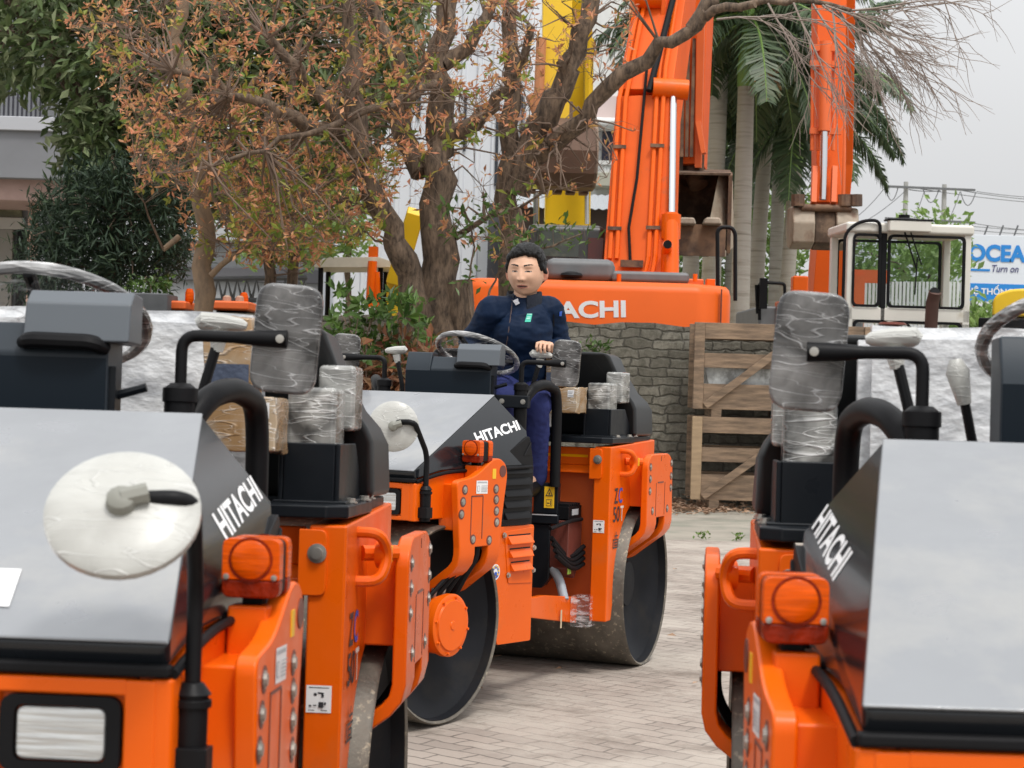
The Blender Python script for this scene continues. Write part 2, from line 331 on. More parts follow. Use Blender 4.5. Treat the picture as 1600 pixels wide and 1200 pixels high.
# ================================================================ tandem rollers
# local frame: x forward, y to the machine's left, z up; origin on the ground under the articulation joint
RDR = 0.43
POSE = {'A': (-1.027, 4.120, -94.0, -93.9, -89.2, -0.0302), 'B': (-0.221, 9.654, -122.3, -110.0, -100.8, -0.0094), 'C': (1.123, 3.726, -91.3, -95.8, -97.3, -0.0264)}
def build_roller():
    root = thing('tandem_roller', 'x', 'road roller')
    MOD = ['F']
    def P(name, bm, m, rear=False, parent=None, **k):
        o = obj(name, bm, m, parent or root, **k)
        for q in [o] + EXTRA: q['module'] = 'R' if rear else MOD[0]
        return o
    def bolts(parent, rear, spots, axis, r, h, m=None):
        for p in spots:
            b = new(); hexbolt(b, p, axis, r, h); P('bolt', b, m or BOLT, rear, parent)
    # ---- drums
    for rear, xc in ((False, 1.116), (True, -1.023)):
        b = new(); lathe(b, [(.412, .575), (.414, .656), (.424, .662), (RDR, .655), (RDR, .3), (RDR, 0), (RDR, -.3), (RDR, -.655), (.424, -.662), (.414, -.656), (.412, -.575)], (xc, 0, RDR), (0, 1, 0), 96, caps=False)
        d = P('drum', b, STEEL, rear, sharp=50)
        for s in (1, -1):
            b = new(); lathe(b, [(.412, .654 * s), (.405, .615 * s), (.33, .565 * s), (.20, .52 * s), (.10, .505 * s), (0, .50 * s)], (xc, 0, RDR), (0, 1, 0), 64, caps=False)
            P('drum_disc', b, DISC, rear, d)
    # ---- front frame (orange): fascia, body over the drum, side plates
    b = new()
    prism(b, [(1.36, .885), (1.36, 1.046), (.70, 1.075), (.70, .885)], 'y', -.60, .60)
    fr = P('front_frame', b, ORANGE, bevel=.008)
    b = new()   # fascia ends left and right of the lamp openings
    for s in (1, -1):
        prism(b, fillet([(1.30, .62 * s), (1.372, .62 * s), (1.372, .655 * s), (1.30, .655 * s)], .008, 2), 'z', .885, 1.046)
        box(b, 1.362, 1.374, .585 * s, .632 * s, .887, 1.044)
    box(b, 1.362, 1.374, -.405, .405, .886, 1.045)
    for s in (1, -1):
        box(b, 1.362, 1.374, .40 * s, .59 * s, .886, .905); box(b, 1.362, 1.374, .40 * s, .59 * s, 1.02, 1.045)
    P('fascia', b, ORANGE, bevel=.005)
    for s in (1, -1):
        b = new(); prism(b, [(1.355, .888), (1.355, 1.05), (1.15, 1.085), (.94, 1.088), (.72, 1.095), (.72, .888)], 'y', .60 * s, .643 * s)
        P('side_panel', b, ORANGE, bevel=.006)
        b = new()
        pr = fillet([(1.364, .41 * s), (1.364, .58 * s)], 0)
        ring = fillet([(.408 * s, .91), (.582 * s, .91), (.582 * s, 1.018), (.408 * s, 1.018)], .02, 4); inn = fillet([(.428 * s, .924), (.562 * s, .924), (.562 * s, 1.004), (.428 * s, 1.004)], .014, 4)
        A = [b.verts.new((1.377, y, z)) for y, z in ring]; B = [b.verts.new((1.377, y, z)) for y, z in inn]; Cc = [b.verts.new((1.362, y, z)) for y, z in inn]; D = [b.verts.new((1.362, y, z)) for y, z in ring]; n = len(A)
        for i in range(n):
            j = (i + 1) % n
            for p, q in ((A, B), (B, Cc), (D, A)): b.faces.new((p[i], p[j], q[j], q[i]))
        hl = P('headlight', b, RUBBER)
        b = new(); prism(b, fillet([(.43 * s, .926), (.56 * s, .926), (.56 * s, 1.002), (.43 * s, 1.002)], .014, 4), 'x', 1.358, 1.372)
        P('headlight_lens', b, LENS, False, hl, bevel=.004)
    # ---- drum support plates (J-shaped: plate outside the drum, foot turned into it), lifting eye on the front ones
    def support(xa, xb, front, s, rear):
        b = new()
        if front:
            pts = [(1.172, 1.055), (1.03, 1.072), (.94, 1.118), (.885, 1.147), (.835, 1.150), (.785, 1.125), (.768, 1.075), (.80, .90), (.815, .765), (1.135, .765)]
            pts = fillet(pts, [.03, .06, .05, .03, .04, .04, .03, .05, 0, 0], 4)
        else: pts = fillet([(-.735, .80), (-.73, 1.10), (-.80, 1.138), (-1.14, 1.138), (-1.215, 1.10), (-1.235, .80)], [0, .05, .05, .05, .05, 0], 4)
        prism(b, pts, 'y', .698 * s, .734 * s)
        x0, x1 = (.815, 1.135) if front else (-1.235, -.735)
        slots = ((x0, x0 + (x1 - x0) * .30), (x0 + (x1 - x0) * .62, x1))
        z = .765 if front else .80
        path = [(.716, z + .015), (.716, z - .03), (.708, z - .065), (.685, z - .095), (.645, z - .125), (.56, z - .19), (.51, z - .23)]
        for (xa_, xb_) in slots:
            pr = []
            for i, (y, zz) in enumerate(path):
                p0 = Vector(path[max(i - 1, 0)]); p1 = Vector(path[min(i + 1, len(path) - 1)]); t = (p1 - p0).normalized(); nrm = Vector((t.y, -t.x))
                pr.append((Vector((y, zz)), nrm))
            o1 = [tuple(p + q * .018) for p, q in pr]; o2 = [tuple(p - q * .018) for p, q in pr]
            poly = [(y * s, z_) for y, z_ in o1 + o2[::-1]]
            prism(b, poly, 'x', xa_, xb_)
        # box arm to the frame
        if front: box(b, .84, 1.14, .62 * s, .70 * s, .84, 1.04)
        else: box(b, -1.15, -.80, .60 * s, .70 * s, .86, 1.09)
        pl = P('drum_support', b, ORANGE, rear, bevel=.006)
        spots = [(.862, 1.014), (.858, .967), (.853, .917), (.848, .867), (1.110, 1.017), (1.122, .965), (1.131, .912), (1.035, .80), (.905, .79)] if front else [(-.78, 1.072), (-.78, 1.01), (-.78, .946), (-1.19, 1.085), (-1.19, 1.013), (-1.19, .95), (-.84, .84), (-1.13, .84)]
        for x, zz in spots:
            b = new(); lathe(b, [(.022, 0), (.022, .0012), (.0165, .0014), (0, .0014)], (x, .734 * s, zz), (0, s, 0), 16); hb = P('bolt_hole', b, MAROON, rear, pl)
            b = new(); lathe(b, [(.0150, .0012), (.0150, .003), (.0105, .0035), (.0105, .006), (0, .0065)], (x, .734 * s, zz), (0, s, 0), 10); P('bolt', b, BOLT, rear, pl)
        b = new()
        if front:
            lathe(b, [(.026, 0), (.026, .002), (0, .002)], (.812, .734 * s, 1.092), (0, s, 0), 20)
            # slot lines round the middle cover
            for (x, z0, z1) in ((.965, .80, .985), (1.055, .80, .99)): box(b, x - .0025, x + .0025, .733 * s, .7355 * s, z0, z1)
            box(b, .965, 1.055, .733 * s, .7355 * s, .985, .99)
        else:
            for x in (-.90, -1.07): box(b, x - .0025, x + .0025, .733 * s, .7355 * s, .81, .985)
            box(b, -1.04, -.93, .733 * s, .7358 * s, .983, .99); box(b, -.985, -.98, .733 * s, .7355 * s, 1.10, 1.125)
        P('slot', b, MAROON, rear, pl)
        if front:
            b = new(); c = [(x, .7352 * s, z) for x, z in ((1.022, .998), (.932, .996), (.932, 1.053), (1.022, 1.055))]
            if s < 0: c = [c[1], c[0], c[3], c[2]]
            decal(b, c, [(0, 0, 1, 1, 0), (.08, .80, .92, .92, 1), (.08, .15, .28, .62, 1), (.12, .2, .24, .57, 0)] + [(.4, .15 + .11 * i, .95, .19 + .11 * i, 1) for i in range(5)])
            P('plate_sticker', b, [WHITE, mat('grey_print', (.42, .44, .46), .5)], rear, pl, recalc=False, flat=True)
            b = new(); box(b, .868, .895, .7335 * s, .7358 * s, 1.06, 1.104); P('reflector_sticker', b, YELLOWS, rear, pl)
        return pl
    for s in (1, -1): support(0, 0, True, s, False); support(0, 0, False, s, True)
    # ---- drum motor hub, left sides
    for rear, xc in ((False, 1.116), (True, -1.023)):
        for s in (1, -1):
            if rear: prof = [(.12, .46), (.12, .56), (.05, .57), (0, .57)]
            else: prof = [(.128, .46), (.128, .655), (.136, .66), (.136, .688), (.128, .692), (.112, .692), (.108, .70), (.02, .70), (.018, .704), (0, .704)]
            b = new(); lathe(b, [(r, h * s) for r, h in prof], (xc, 0, RDR), (0, 1, 0), 40)
            if not rear:
                for k in range(8):
                    a = k * math.pi / 4 + .2; hexbolt(b, (xc + .122 * math.cos(a), .690 * s, RDR + .122 * math.sin(a)), (0, s, 0), .006, .012)
                prism(b, fillet([(xc + .06, RDR - .05), (xc + .27, RDR - .05), (xc + .27, RDR - .14), (xc + .2, RDR - .19), (xc + .06, RDR - .16)], .01, 2), 'y', .60 * s, .62 * s)
                hexbolt(b, (xc + .19, .62 * s, RDR - .11), (0, s, 0), .018, .016)
            P('drum_motor', b, DISC if rear else ORANGE, rear, bevel=.003)
    # hoses from the slot down to the motor
    for s in (1, -1):
        b = new()
        for k, (dx, r) in enumerate(((0, .014), (.03, .014), (-.035, .02), (.055, .010))):
            tube(b, smooth_path([(.985 + dx * .6, .70 * s, .80), (.99 + dx, .70 * s, .72), (1.03 + dx * 1.4, .66 * s, .64), (1.08 + dx * 2.2, .62 * s, .545)], .06), r, 8)
        h = P('hydraulic_hose', b, RUBBER)
        b = new()
        for dx in (0, .066): tube(b, [(1.08 + dx, .62 * s, .585), (1.09 + dx, .615 * s, .54)], .014, 8)
        P('hose_fitting', b, BOLT, False, h)
        b = new()
        for k, (dx, r) in enumerate(((0, .014), (.04, .012))):
            tube(b, smooth_path([(-1.0 + dx, .70 * s, .86), (-.99 + dx, .70 * s, .78), (-.96 + dx, .64 * s, .68), (-.86 + dx, .56 * s, .60)], .06), r, 8)
        P('hydraulic_hose', b, RUBBER, True)
    # ---- hood
    F = [(1.374, .647, 1.096), (.509, .484, 1.425), (.398, .598, 1.265), (.385, .612, 1.10), (.95, .642, 1.094), (1.16, .643, 1.09), (1.356, .643, 1.057)]
    b = new(); L = [b.verts.new(p) for p in F]; Rr = [b.verts.new((x, -y, z)) for x, y, z in F]
    b.faces.new([L[0], L[1], Rr[1], Rr[0]]); b.faces.new(L[:3]); b.faces.new([L[0]] + L[2:]); b.faces.new([Rr[0], Rr[2], Rr[1]]); b.faces.new([Rr[0]] + Rr[:1:-1]); b.faces.new([L[1], L[2], Rr[2], Rr[1]]); b.faces.new([L[2], L[3], Rr[3], Rr[2]]); b.faces.new([L[0], Rr[0], Rr[6], L[6]])
    b.faces.new([L[3], L[4], L[5], L[6], Rr[6], Rr[5], Rr[4], Rr[3]])
    hood = P('hood', b, DARKP, bevel=.012, seg=3)
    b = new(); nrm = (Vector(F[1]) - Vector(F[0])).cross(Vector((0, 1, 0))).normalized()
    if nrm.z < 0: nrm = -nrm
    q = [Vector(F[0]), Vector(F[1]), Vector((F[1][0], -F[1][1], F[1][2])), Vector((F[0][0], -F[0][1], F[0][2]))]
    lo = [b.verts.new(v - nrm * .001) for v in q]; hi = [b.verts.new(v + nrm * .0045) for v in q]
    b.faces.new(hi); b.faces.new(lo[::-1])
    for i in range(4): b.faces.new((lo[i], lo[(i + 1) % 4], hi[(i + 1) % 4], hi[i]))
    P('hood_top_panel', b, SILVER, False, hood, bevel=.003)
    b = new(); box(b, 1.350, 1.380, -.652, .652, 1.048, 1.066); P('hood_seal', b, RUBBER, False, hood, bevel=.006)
    for s in (1, -1):
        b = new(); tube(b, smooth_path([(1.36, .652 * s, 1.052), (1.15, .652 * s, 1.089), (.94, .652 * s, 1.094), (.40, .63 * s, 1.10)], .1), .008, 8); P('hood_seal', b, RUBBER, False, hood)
        n_ = (Vector(F[1]) - Vector(F[0])).cross(Vector(F[2]) - Vector(F[0])).normalized(); n_ = n_ if n_.y > 0 else -n_
        def side(x, z, off=.0):   # point of the left hood side plane at (x, z)
            f0 = Vector(F[0]); y = f0.y - (n_.x * (x - f0.x) + n_.z * (z - f0.z)) / n_.y
            v = Vector((x, y, z)) + n_ * off; return Vector((v.x, v.y * s, v.z))
        c = [side(*LOGO[0]), side(*LOGO[1]), side(*LOGO[2]), side(*LOGO[3])]
        if s < 0: c = [c[1], c[0], c[3], c[2]]
        b = new(); lettering(b, 'HITACHI', c, .0007, bold=.03); P('hood_lettering', b, WHITE, False, hood, flat=True, recalc=False)
    # ---- black and orange louvre panels behind the front plates
    for s in (1, -1):
        b = new(); prism(b, fillet([(.36, .835), (.36, 1.12), (.40, 1.245), (.62, 1.155), (.685, 1.10), (.625, .845)], .02, 3), 'y', .50 * s, .615 * s)
        for k in range(5):
            z = .86 + k * .052; prism(b, [(.615 * s, z + .036), (.634 * s, z + .004), (.634 * s, z), (.612 * s, z)], 'x', .385, .60 + k * .008)
        prism(b, [(.45, 1.15), (.39, 1.155), (.39, 1.215)], 'y', .612 * s, .62 * s)
        P('side_grille', b, BLACK, bevel=.003)
        b = new(); prism(b, fillet([(.33, .285), (.33, .828), (.66, .828), (.72, .70), (.655, .41), (.62, .29)], .012, 2), 'y', .585 * s, .612 * s)
        prism(b, fillet([(.338, .555), (.338, .818), (.592, .806), (.548, .565)], .01, 2), 'y', .61 * s, .6165 * s)
        for k in range(3):
            z = .745 - k * .062; prism(b, [(.616 * s, z + .040), (.640 * s, z + .006), (.640 * s, z), (.614 * s, z)], 'x', .365, .565 - k * .014)
        pn = P('louvre_panel', b, ORANGE, bevel=.003)
        b = new()
        for k in range(3):
            z = .745 - k * .062; box(b, .37, .56 - k * .014, .6166 * s, .6178 * s, z + .030, z + .044)
        P('louvre_gap', b, BLACK, False, pn)
        bolts(pn, False, [(x, .616 * s, z) for x, z in ((.597, .79), (.552, .605), (.335, .72), (.335, .615))], (0, s, 0), .009, .010)
        b = new(); lathe(b, [(.036, 0), (.036, .0015), (0, .0015)], (.655, .6125 * s, .625), (0, s, 0), 24, 0); lathe(b, [(.029, .0017), (.029, .0025), (.018, .0026)], (.655, .6125 * s, .625), (0, s, 0), 24, 1, caps=False)
        for k in range(8):
            a = k * math.pi / 4; lathe(b, [(.006, .0026), (.006, .003), (0, .003)], (.655 + .024 * math.cos(a), .6125 * s, .63 + .022 * math.sin(a)), (0, s, 0), 8, 2)
        lathe(b, [(.012, .0026), (.012, .003), (0, .003)], (.655, .6125 * s, .615), (0, s, 0), 12, 1)
        P('round_sticker', b, [WHITE, BLUEP, YELLOWS], False, pn)
    # ---- turn signals
    for s in (1, -1):
        b = new(); box(b, .925, .985, .645 * s, .712 * s, .98, 1.118); P('lamp_bracket', b, ORANGE, bevel=.006)
        b = new(); prism(b, fillet([(.640 * s, 1.134), (.728 * s, 1.134), (.728 * s, 1.224), (.640 * s, 1.224)], .012, 3), 'x', .925, .965)
        prism(b, [(.665 * s, 1.117), (.70 * s, 1.117), (.70 * s, 1.136), (.665 * s, 1.136)], 'x', .935, .965)
        ts = P('turn_signal', b, BLACK, bevel=.003)
        for xa, xb in ((.965, .998), (.892, .925)):
            b = new(); prism(b, fillet([(.637 * s, 1.160), (.731 * s, 1.160), (.731 * s, 1.227), (.637 * s, 1.227)], [0, 0, .014, .014], 3), 'x', xa, xb)
            sgn = 1 if xa > .94 else -1; xf = xb if sgn > 0 else xa
            lathe(b, [(.030, 0), (.032, .003), (.029, .005), (.012, .006), (0, .006)], (xf, .684 * s, 1.193), (sgn, 0, 0), 24)
            ll = P('lamp_lens', b, AMBER, False, ts, bevel=.004)
            b = new(); lathe(b, [(.036, .0004), (.036, .0016), (.0325, .0016), (.0325, .0004)], (xf, .684 * s, 1.193), (sgn, 0, 0), 28, caps=False); P('lens_ring', b, AMBERD, False, ll)
            b = new(); prism(b, fillet([(.637 * s, 1.131), (.731 * s, 1.131), (.731 * s, 1.1595), (.637 * s, 1.1595)], [.014, .014, 0, 0], 3), 'x', xa, xb - .001 if sgn > 0 else xb)
            P('lower_lens', b, AMBERD, False, ts, bevel=.004)
        b = new()
        for y in (.645, .723): lathe(b, [(.005, 0), (.005, .004), (0, .005)], (.998, y * s, 1.165), (1, 0, 0), 8)
        P('screw', b, BOLT, False, ts)
        b = new(); tube(b, smooth_path([(.94, .69 * s, 1.10), (.97, .63 * s, 1.10), (1.15, .60 * s, 1.07)], .05), .006, 6); P('lamp_cable', b, RUBBER)
    # ---- round front mirror on a cranked pole (machine's left only)
    b = new(); tube(b, [(1.312, .669, .885), (1.312, .669, 1.018)], .024, 16); tube(b, [(1.312, .669, 1.0), (1.312, .669, 1.012)], .029, 16); tube(b, [(1.312, .669, 1.018), (1.312, .669, 1.036)], [.029, .016], 16)
    box(b, 1.30, 1.345, .61, .70, .90, .945)
    pole = P('mirror_pole', b, BLACK, bevel=.002)
    b = new(); tube(b, smooth_path([(1.312, .669, 1.0), (1.312, .669, 1.17), (1.435, .69, 1.298), (1.452, .67, 1.306), (1.462, .60, 1.302)], .04, 6), .012, 12); P('pole_tube', b, BLACK, False, pole)
    b = new(); hexbolt(b, (1.345, .625, .915), (1, 0, 0), .009, .01); P('bolt', b, BOLT, False, pole)
    b = new(); c = (0, 0, 0); ax = (1, 0, 0)
    lathe(b, [(.102, -.016), (.107, -.010), (.107, .0), (.100, .006), (.07, .013), (.04, .017), (.022, .019), (0, .019)], c, ax, 40)
    rm = P('round_mirror', b, WRAPM, loc=(1.462, .598, 1.285))
    b = new(); lathe(b, [(.022, .017), (.020, .034), (.012, .040), (0, .041)], c, ax, 12); tube(b, [(.03, 0, 0), (.03, .035, .012)], .014, 8); P('mirror_clamp', b, mat('grey_green_plastic', (.22, .22, .19), .5), False, rm)
    b = new(); lathe(b, [(.103, -.0165), (.05, -.022), (0, -.024)], c, ax, 30, caps=False); P('mirror_glass', b, CHROME, False, rm)
    MOD[0] = 'P'
    # ---- handrails, rail posts, square mirrors
    for s in (1, -1):
        px, py = .146, .346
        b = new(); tube(b, [(px, py * s, 1.18), (px, py * s, 1.482)], .033, 18); tube(b, [(px, py * s, 1.452), (px, py * s, 1.482)], .037, 18); tube(b, [(px, py * s, 1.482), (px, py * s, 1.492)], [.033, .02], 18)
        post = P('rail_post', b, BLACK, bevel=.002)
        b = new(); box(b, px - .03, px + .045, (py - .125) * s, (py + .045) * s, 1.365, 1.428); cl = P('rail_clamp', b, DECK, False, post, bevel=.006)
        b = new()
        for y in (-.085, .02): hexbolt(b, (px + .045, (py + y) * s, 1.397), (1, 0, 0), .009, .01)
        P('bolt', b, BOLT, False, post)
        b = new(); tube(b, smooth_path([(px, (py + .015) * s, 1.40), (.085, .395 * s, 1.466), (-.02, .435 * s, 1.488), (-.165, .467 * s, 1.462), (-.2, .470 * s, 1.37), (-.2, .472 * s, .97)], .09, 6), .027, 14)
        P('handrail', b, BLACK)
        b = new(); tube(b, smooth_path([(px, py * s, 1.47), (px, py * s, 1.592), (px, (py + .17) * s, 1.590)], .035, 6), .0125, 12)
        tube(b, [(px, (py + .11) * s, 1.5905), (px, (py + .16) * s, 1.590), (px, (py + .218) * s, 1.5895)], [.0125, .017, .019], 12)
        arm = P('mirror_arm', b, BLACK)
        b = new(); prism(b, fillet([(-.070, -.115), (.070, -.115), (.070, .115), (-.070, .115)], .042, 6), 'x', -.016, .014)
        m_ = P('square_mirror', b, WRAPD, False, arm, bevel=.008, loc=(px - .038, (py + .213) * s, 1.592)); m_.rotation_euler = (R_(-4), R_(3), 0)
        b = new(); prism(b, fillet([(-.063, -.107), (.063, -.107), (.063, .107), (-.063, .107)], .036, 6), 'x', -.0185, -.0165); mg = P('mirror_glass', b, CHROME, False, arm, loc=(px - .038, (py + .213) * s, 1.592)); mg.rotation_euler = (R_(-4), R_(3), 0)
        b = new(); lathe(b, [(.009, 0), (.009, .006), (0, .007)], (px + .017, (py + .205) * s, 1.5895), (1, 0, 0), 10); P('bolt', b, BOLT, False, arm)
        # travel lever with wrapped T-handle
        b = new(); tube(b, smooth_path([(-.19, .33 * s, 1.25), (-.19, .335 * s, 1.45), (-.204, .373 * s, 1.60)], .05), .012, 10); lv = P('travel_lever', b, BLACK)
        b = new(); tube(b, [(-.204, .370 * s, 1.572), (-.204, .375 * s, 1.615)], [.014, .022], 10)
        tube(b, [(-.204, .323 * s, 1.634), (-.204, .335 * s, 1.640), (-.204, .38 * s, 1.638), (-.204, .425 * s, 1.634), (-.204, .436 * s, 1.632)], [.012, .022, .021, .015, .008], 10); P('lever_knob', b, WRAPM, False, lv)
    # ---- step boxes under the handrails, tank and battery tray between the frames
    for s in (1, -1):
        b = new(); prism(b, [(.365 * s, .832), (.49 * s, .832), (.49 * s, .987), (.405 * s, .987), (.365 * s, .94)], 'x', -.28, -.20)
        sb = P('step_box', b, DECK, bevel=.004)
        c = [(-.1985, y * s, z) for y, z in ((.420, .862), (.472, .862), (.472, .970), (.420, .970))]
        if s < 0: c = [c[1], c[0], c[3], c[2]]
        b = new(); decal(b, c, [(0, 0, 1, 1, 0), (.2, .08, .8, .40, 1), (.24, .11, .76, .37, 0), (.3, .2, .55, .25, 1), (.62, .14, .7, .35, 1)])
        for (tri, o_, mi) in ((((.12, .55), (.88, .55), (.5, .93)), .002, 1), (((.26, .60), (.74, .60), (.5, .85)), .0024, 0), (((.4, .63), (.62, .63), (.5, .76)), .0028, 1)):
            f = b.faces.new([b.verts.new(quadmap(c, u, v, o_)) for u, v in tri]); f.material_index = mi
        P('warning_sticker', b, [YELLOWS, INK], False, sb, recalc=False, flat=True)
        b = new(); box(b, -.42, -.19, .33 * s, .497 * s, .782, .829); P('step_plate', b, DECK, bevel=.006)
        b = new(); box(b, -.1885, -.1875, .34 * s, .49 * s, .824, .830); P('step_edge', b, mat('grey_print', (.42, .44, .46), .5))
        b = new(); prism(b, [(.30 * s, .78), (.455 * s, .78), (.455 * s, .50), (.42 * s, .455), (.30 * s, .455)], 'x', -.34, -.205); P('hydraulic_tank', b, DECK, bevel=.006)
        b = new(); prism(b, [(-.52, .80), (-.30, .80), (-.30, .56), (-.42, .50), (-.52, .60)], 'y', .30 * s, .45 * s); P('battery_tray', b, MAROON, True, bevel=.004)
        b = new(); box(b, -.52, -.31, .295 * s, .445 * s, .805, .87)
        for k in range(6): box(b, -.51 + k * .034, -.495 + k * .034, .30 * s, .44 * s, .87, .884)
        bt = P('battery', b, BLACK, True, bevel=.003)
        b = new(); box(b, -.46, -.36, .4455 * s, .4475 * s, .825, .855); P('battery_label', b, mat('grey_print', (.42, .44, .46), .5), True, bt)
        b = new()
        for k in range(4): tube(b, smooth_path([(-.18, (.40 + .01 * k) * s, .72 - .03 * k), (-.34, (.44 + .01 * k) * s, .60 - .018 * k), (-.50, .47 * s, .66 - .03 * k)], .08), .012, 8)
        tube(b, smooth_path([(-.10, .42 * s, .77), (-.3, .455 * s, .80), (-.48, .46 * s, .80)], .08), .010, 8); P('cable_loop', b, RUBBER, True)
        b = new()
        for k in range(2): box(b, -.345 + k * .03, -.325 + k * .03, .452 * s, .456 * s, .53, .575, Matrix.Rotation(.1 * s, 4, 'Y') if 0 else None)
        P('cable_tag', b, LIME, True)
        b = new(); tube(b, smooth_path([(-.32, .36 * s, .56), (-.33, .40 * s, .50), (-.30, .44 * s, .40)], .06), .024, 12); P('drain_pipe', b, GREYP, True)
        # lower cross arm to the column foot, partly wrapped
        b = new(); prism(b, [(-.48, .265), (-.48, .40), (.05, .455), (.28, .46), (.28, .37)], 'y', .42 * s, .45 * s); P('tie_plate', b, ORANGE, True, bevel=.004)
        b = new(); box(b, -.50, -.36, .455 * s, .545 * s, .26, .415); P('tie_wrap', b, FILM, True)
        b = new(); box(b, -.205, -.185, .46 * s, .462 * s, .27, .36); P('paper_tag', b, mat('tan_paper', (.55, .45, .30), .7), True)
    MOD[0] = 'F'
    # centre joint and dark engine bay
    b = new(); box(b, .10, .40, -.46, .46, .30, 1.10); P('engine_bay', b, BLACK, bevel=.01)
    b = new(); tube(b, [(-.02, 0, .35), (-.02, 0, .95)], .09, 20); box(b, -.05, .12, -.10, .10, .40, .55); box(b, -.05, .12, -.10, .10, .75, .90); P('articulation_joint', b, ORANGE, bevel=.006)
    b = new(); box(b, -.62, .0, -.16, .16, .45, .85); P('rear_yoke', b, ORANGE, True, bevel=.01)
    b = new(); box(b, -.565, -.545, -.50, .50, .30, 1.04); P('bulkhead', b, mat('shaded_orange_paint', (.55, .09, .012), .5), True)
    # ---- rear frame: side columns round the drum, cross beam, deck
    for s in (1, -1):
        arc = [(-1.023 + .475 * math.cos(a), RDR + .475 * math.sin(a)) for a in [R_(d) for d in (118, 105, 92, 80, 68, 56, 44, 32, 20, 10, 0, -8)]]
        pts = [(-.445, .285), (-.445, 1.178), (-1.255, 1.205), (-1.255, .86)] + arc + [(-.53, .285)]
        b = new(); prism(b, pts, 'y', .528 * s, .618 * s); c0 = P('side_column', b, ORANGE, True, bevel=.014, seg=3)
        b = new(); prism(b, fillet([(.505 * s, 1.012), (.572 * s, 1.012), (.572 * s, 1.168), (.505 * s, 1.168)], [0, .02, .02, 0], 4), 'x', -.447, -.436); P('corner_plate', b, ORANGE, True, c0, bevel=.003)
        b = new(); lathe(b, [(.023, 0), (.023, .004), (.014, .005), (.014, .014), (0, .015)], (-.436, .55 * s, 1.112), (1, 0, 0), 18); P('bolt', b, BOLT, True, c0)
        c = [(-.4435, y * s, z) for y, z in ((.534, .738), (.594, .738), (.594, .802), (.534, .802))]
        if s < 0: c = [c[1], c[0], c[3], c[2]]
        b = new(); decal(b, c, [(0, 0, 1, 1, 0)] + [(x, y, x + dx, y + dy, 1) for x, y, dx, dy in ((.1, .9, .8, .03), (.3, .62, .12, .10), (.45, .7, .2, .05), (.6, .58, .1, .16), (.12, .22, .1, .06), (.28, .25, .14, .04), (.5, .2, .2, .2), (.72, .3, .08, .1), (.1, .08, .25, .03), (.6, .08, .25, .03))]); P('diagram_sticker', b, [WHITE, INK], True, c0, recalc=False, flat=True)
        def sq(x0, x1, z0, z1):
            c = [(x0, .6185 * s, z0), (x1, .6185 * s, z0), (x1, .6185 * s, z1), (x0, .6185 * s, z1)]
            return c if s < 0 else [c[1], c[0], c[3], c[2]]
        b = new(); q = sq(-.66, -.52, .885, .965); lettering(b, 'Z', q, .002, .02, mi=0, u1=.46); lettering(b, 'C', q, .002, .02, mi=1, u0=.54)
        q = sq(-.69, -.51, .79, .87); lettering(b, '50', q, .002, .01, mi=0, u1=.64); lettering(b, 'T', q, .002, .01, mi=2, u0=.68)
        decal(b, sq(-.61, -.515, .655, .75), [(.05, .0, .95, .07, 0), (.05, .0, .14, .5, 0), (.86, .0, .95, .5, 0), (.3, .12, .7, .19, 0), (.3, .28, .7, .35, 0), (.3, .12, .38, .35, 0), (.62, .12, .7, .35, 0), (.05, .43, .95, .5, 0), (.45, .5, .54, .9, 0), (.2, .64, .8, .71, 0)], .002)
        P('frame_lettering', b, [INK, BLUEP, mat('pale_print', (.72, .62, .55), .5)], True, c0, recalc=False, flat=True)
        b = new(); tube(b, smooth_path([(-.62, .61 * s, 1.155), (-.62, .675 * s, 1.155), (-.66, .69 * s, 1.10), (-.63, .675 * s, 1.035), (-.62, .61 * s, 1.035)], .03, 4), .014, 10); lathe(b, [(.035, -.012), (.035, .012)], (-.675, .675 * s, 1.10), (.2, s, 0), 18)
        tube(b, [(-.69, .62 * s, 1.10), (-.74, .70 * s, 1.10)], .02, 10); P('tie_down_loop', b, ORANGE, True)
        b = new(); box(b, -.70, -.685, .69 * s, .695 * s, 1.08, 1.12); P('reflector_sticker', b, YELLOWS, True)
        # wrapped roll bar foot on a gusset
        b = new(); prism(b, [(-.985, 1.226), (-.545, 1.226), (-.545, 1.37), (-.80, 1.37), (-.84, 1.33), (-.93, 1.25)], 'y', .43 * s, .442 * s); prism(b, [(-.985, 1.226), (-.545, 1.226), (-.545, 1.37), (-.80, 1.37), (-.84, 1.33), (-.93, 1.25)], 'y', .568 * s, .58 * s); box(b, -.62, -.545, .442 * s, .568 * s, 1.226, 1.37); box(b, -.99, -.53, .42 * s, .60 * s, 1.222, 1.232)
        g = P('roll_bar_foot', b, DECK, True, bevel=.004)
        b = new(); box(b, -.70, -.55, .445 * s, .565 * s, 1.355, 1.505); box(b, -.86, -.72, .49 * s, .585 * s, 1.40, 1.565); P('wrapped_stub', b, WRAPS, True, g, bevel=.012)
        b = new()
        for x, y in ((-.60, .60), (-.80, .605), (-.92, .60)): hexbolt(b, (x, y * s, 1.226), (0, 0, 1), .013, .012)
        P('bolt', b, BOLT, True, g)
    b = new(); box(b, -.545, -.52, -.505, .505, 1.078, 1.17); prism(b, [(-.545, 1.078), (-.52, 1.078), (-.490, 1.045), (-.490, 1.036), (-.545, 1.05)], 'y', -.505, .505); cb = P('cross_beam', b, ORANGE, True, bevel=.005)
    b = new(); box(b, -.5195, -.5175, .19, .47, 1.118, 1.131); box(b, -.5195, -.5175, -.47, -.19, 1.118, 1.131); P('reflector_strip', b, REFL, True, cb)
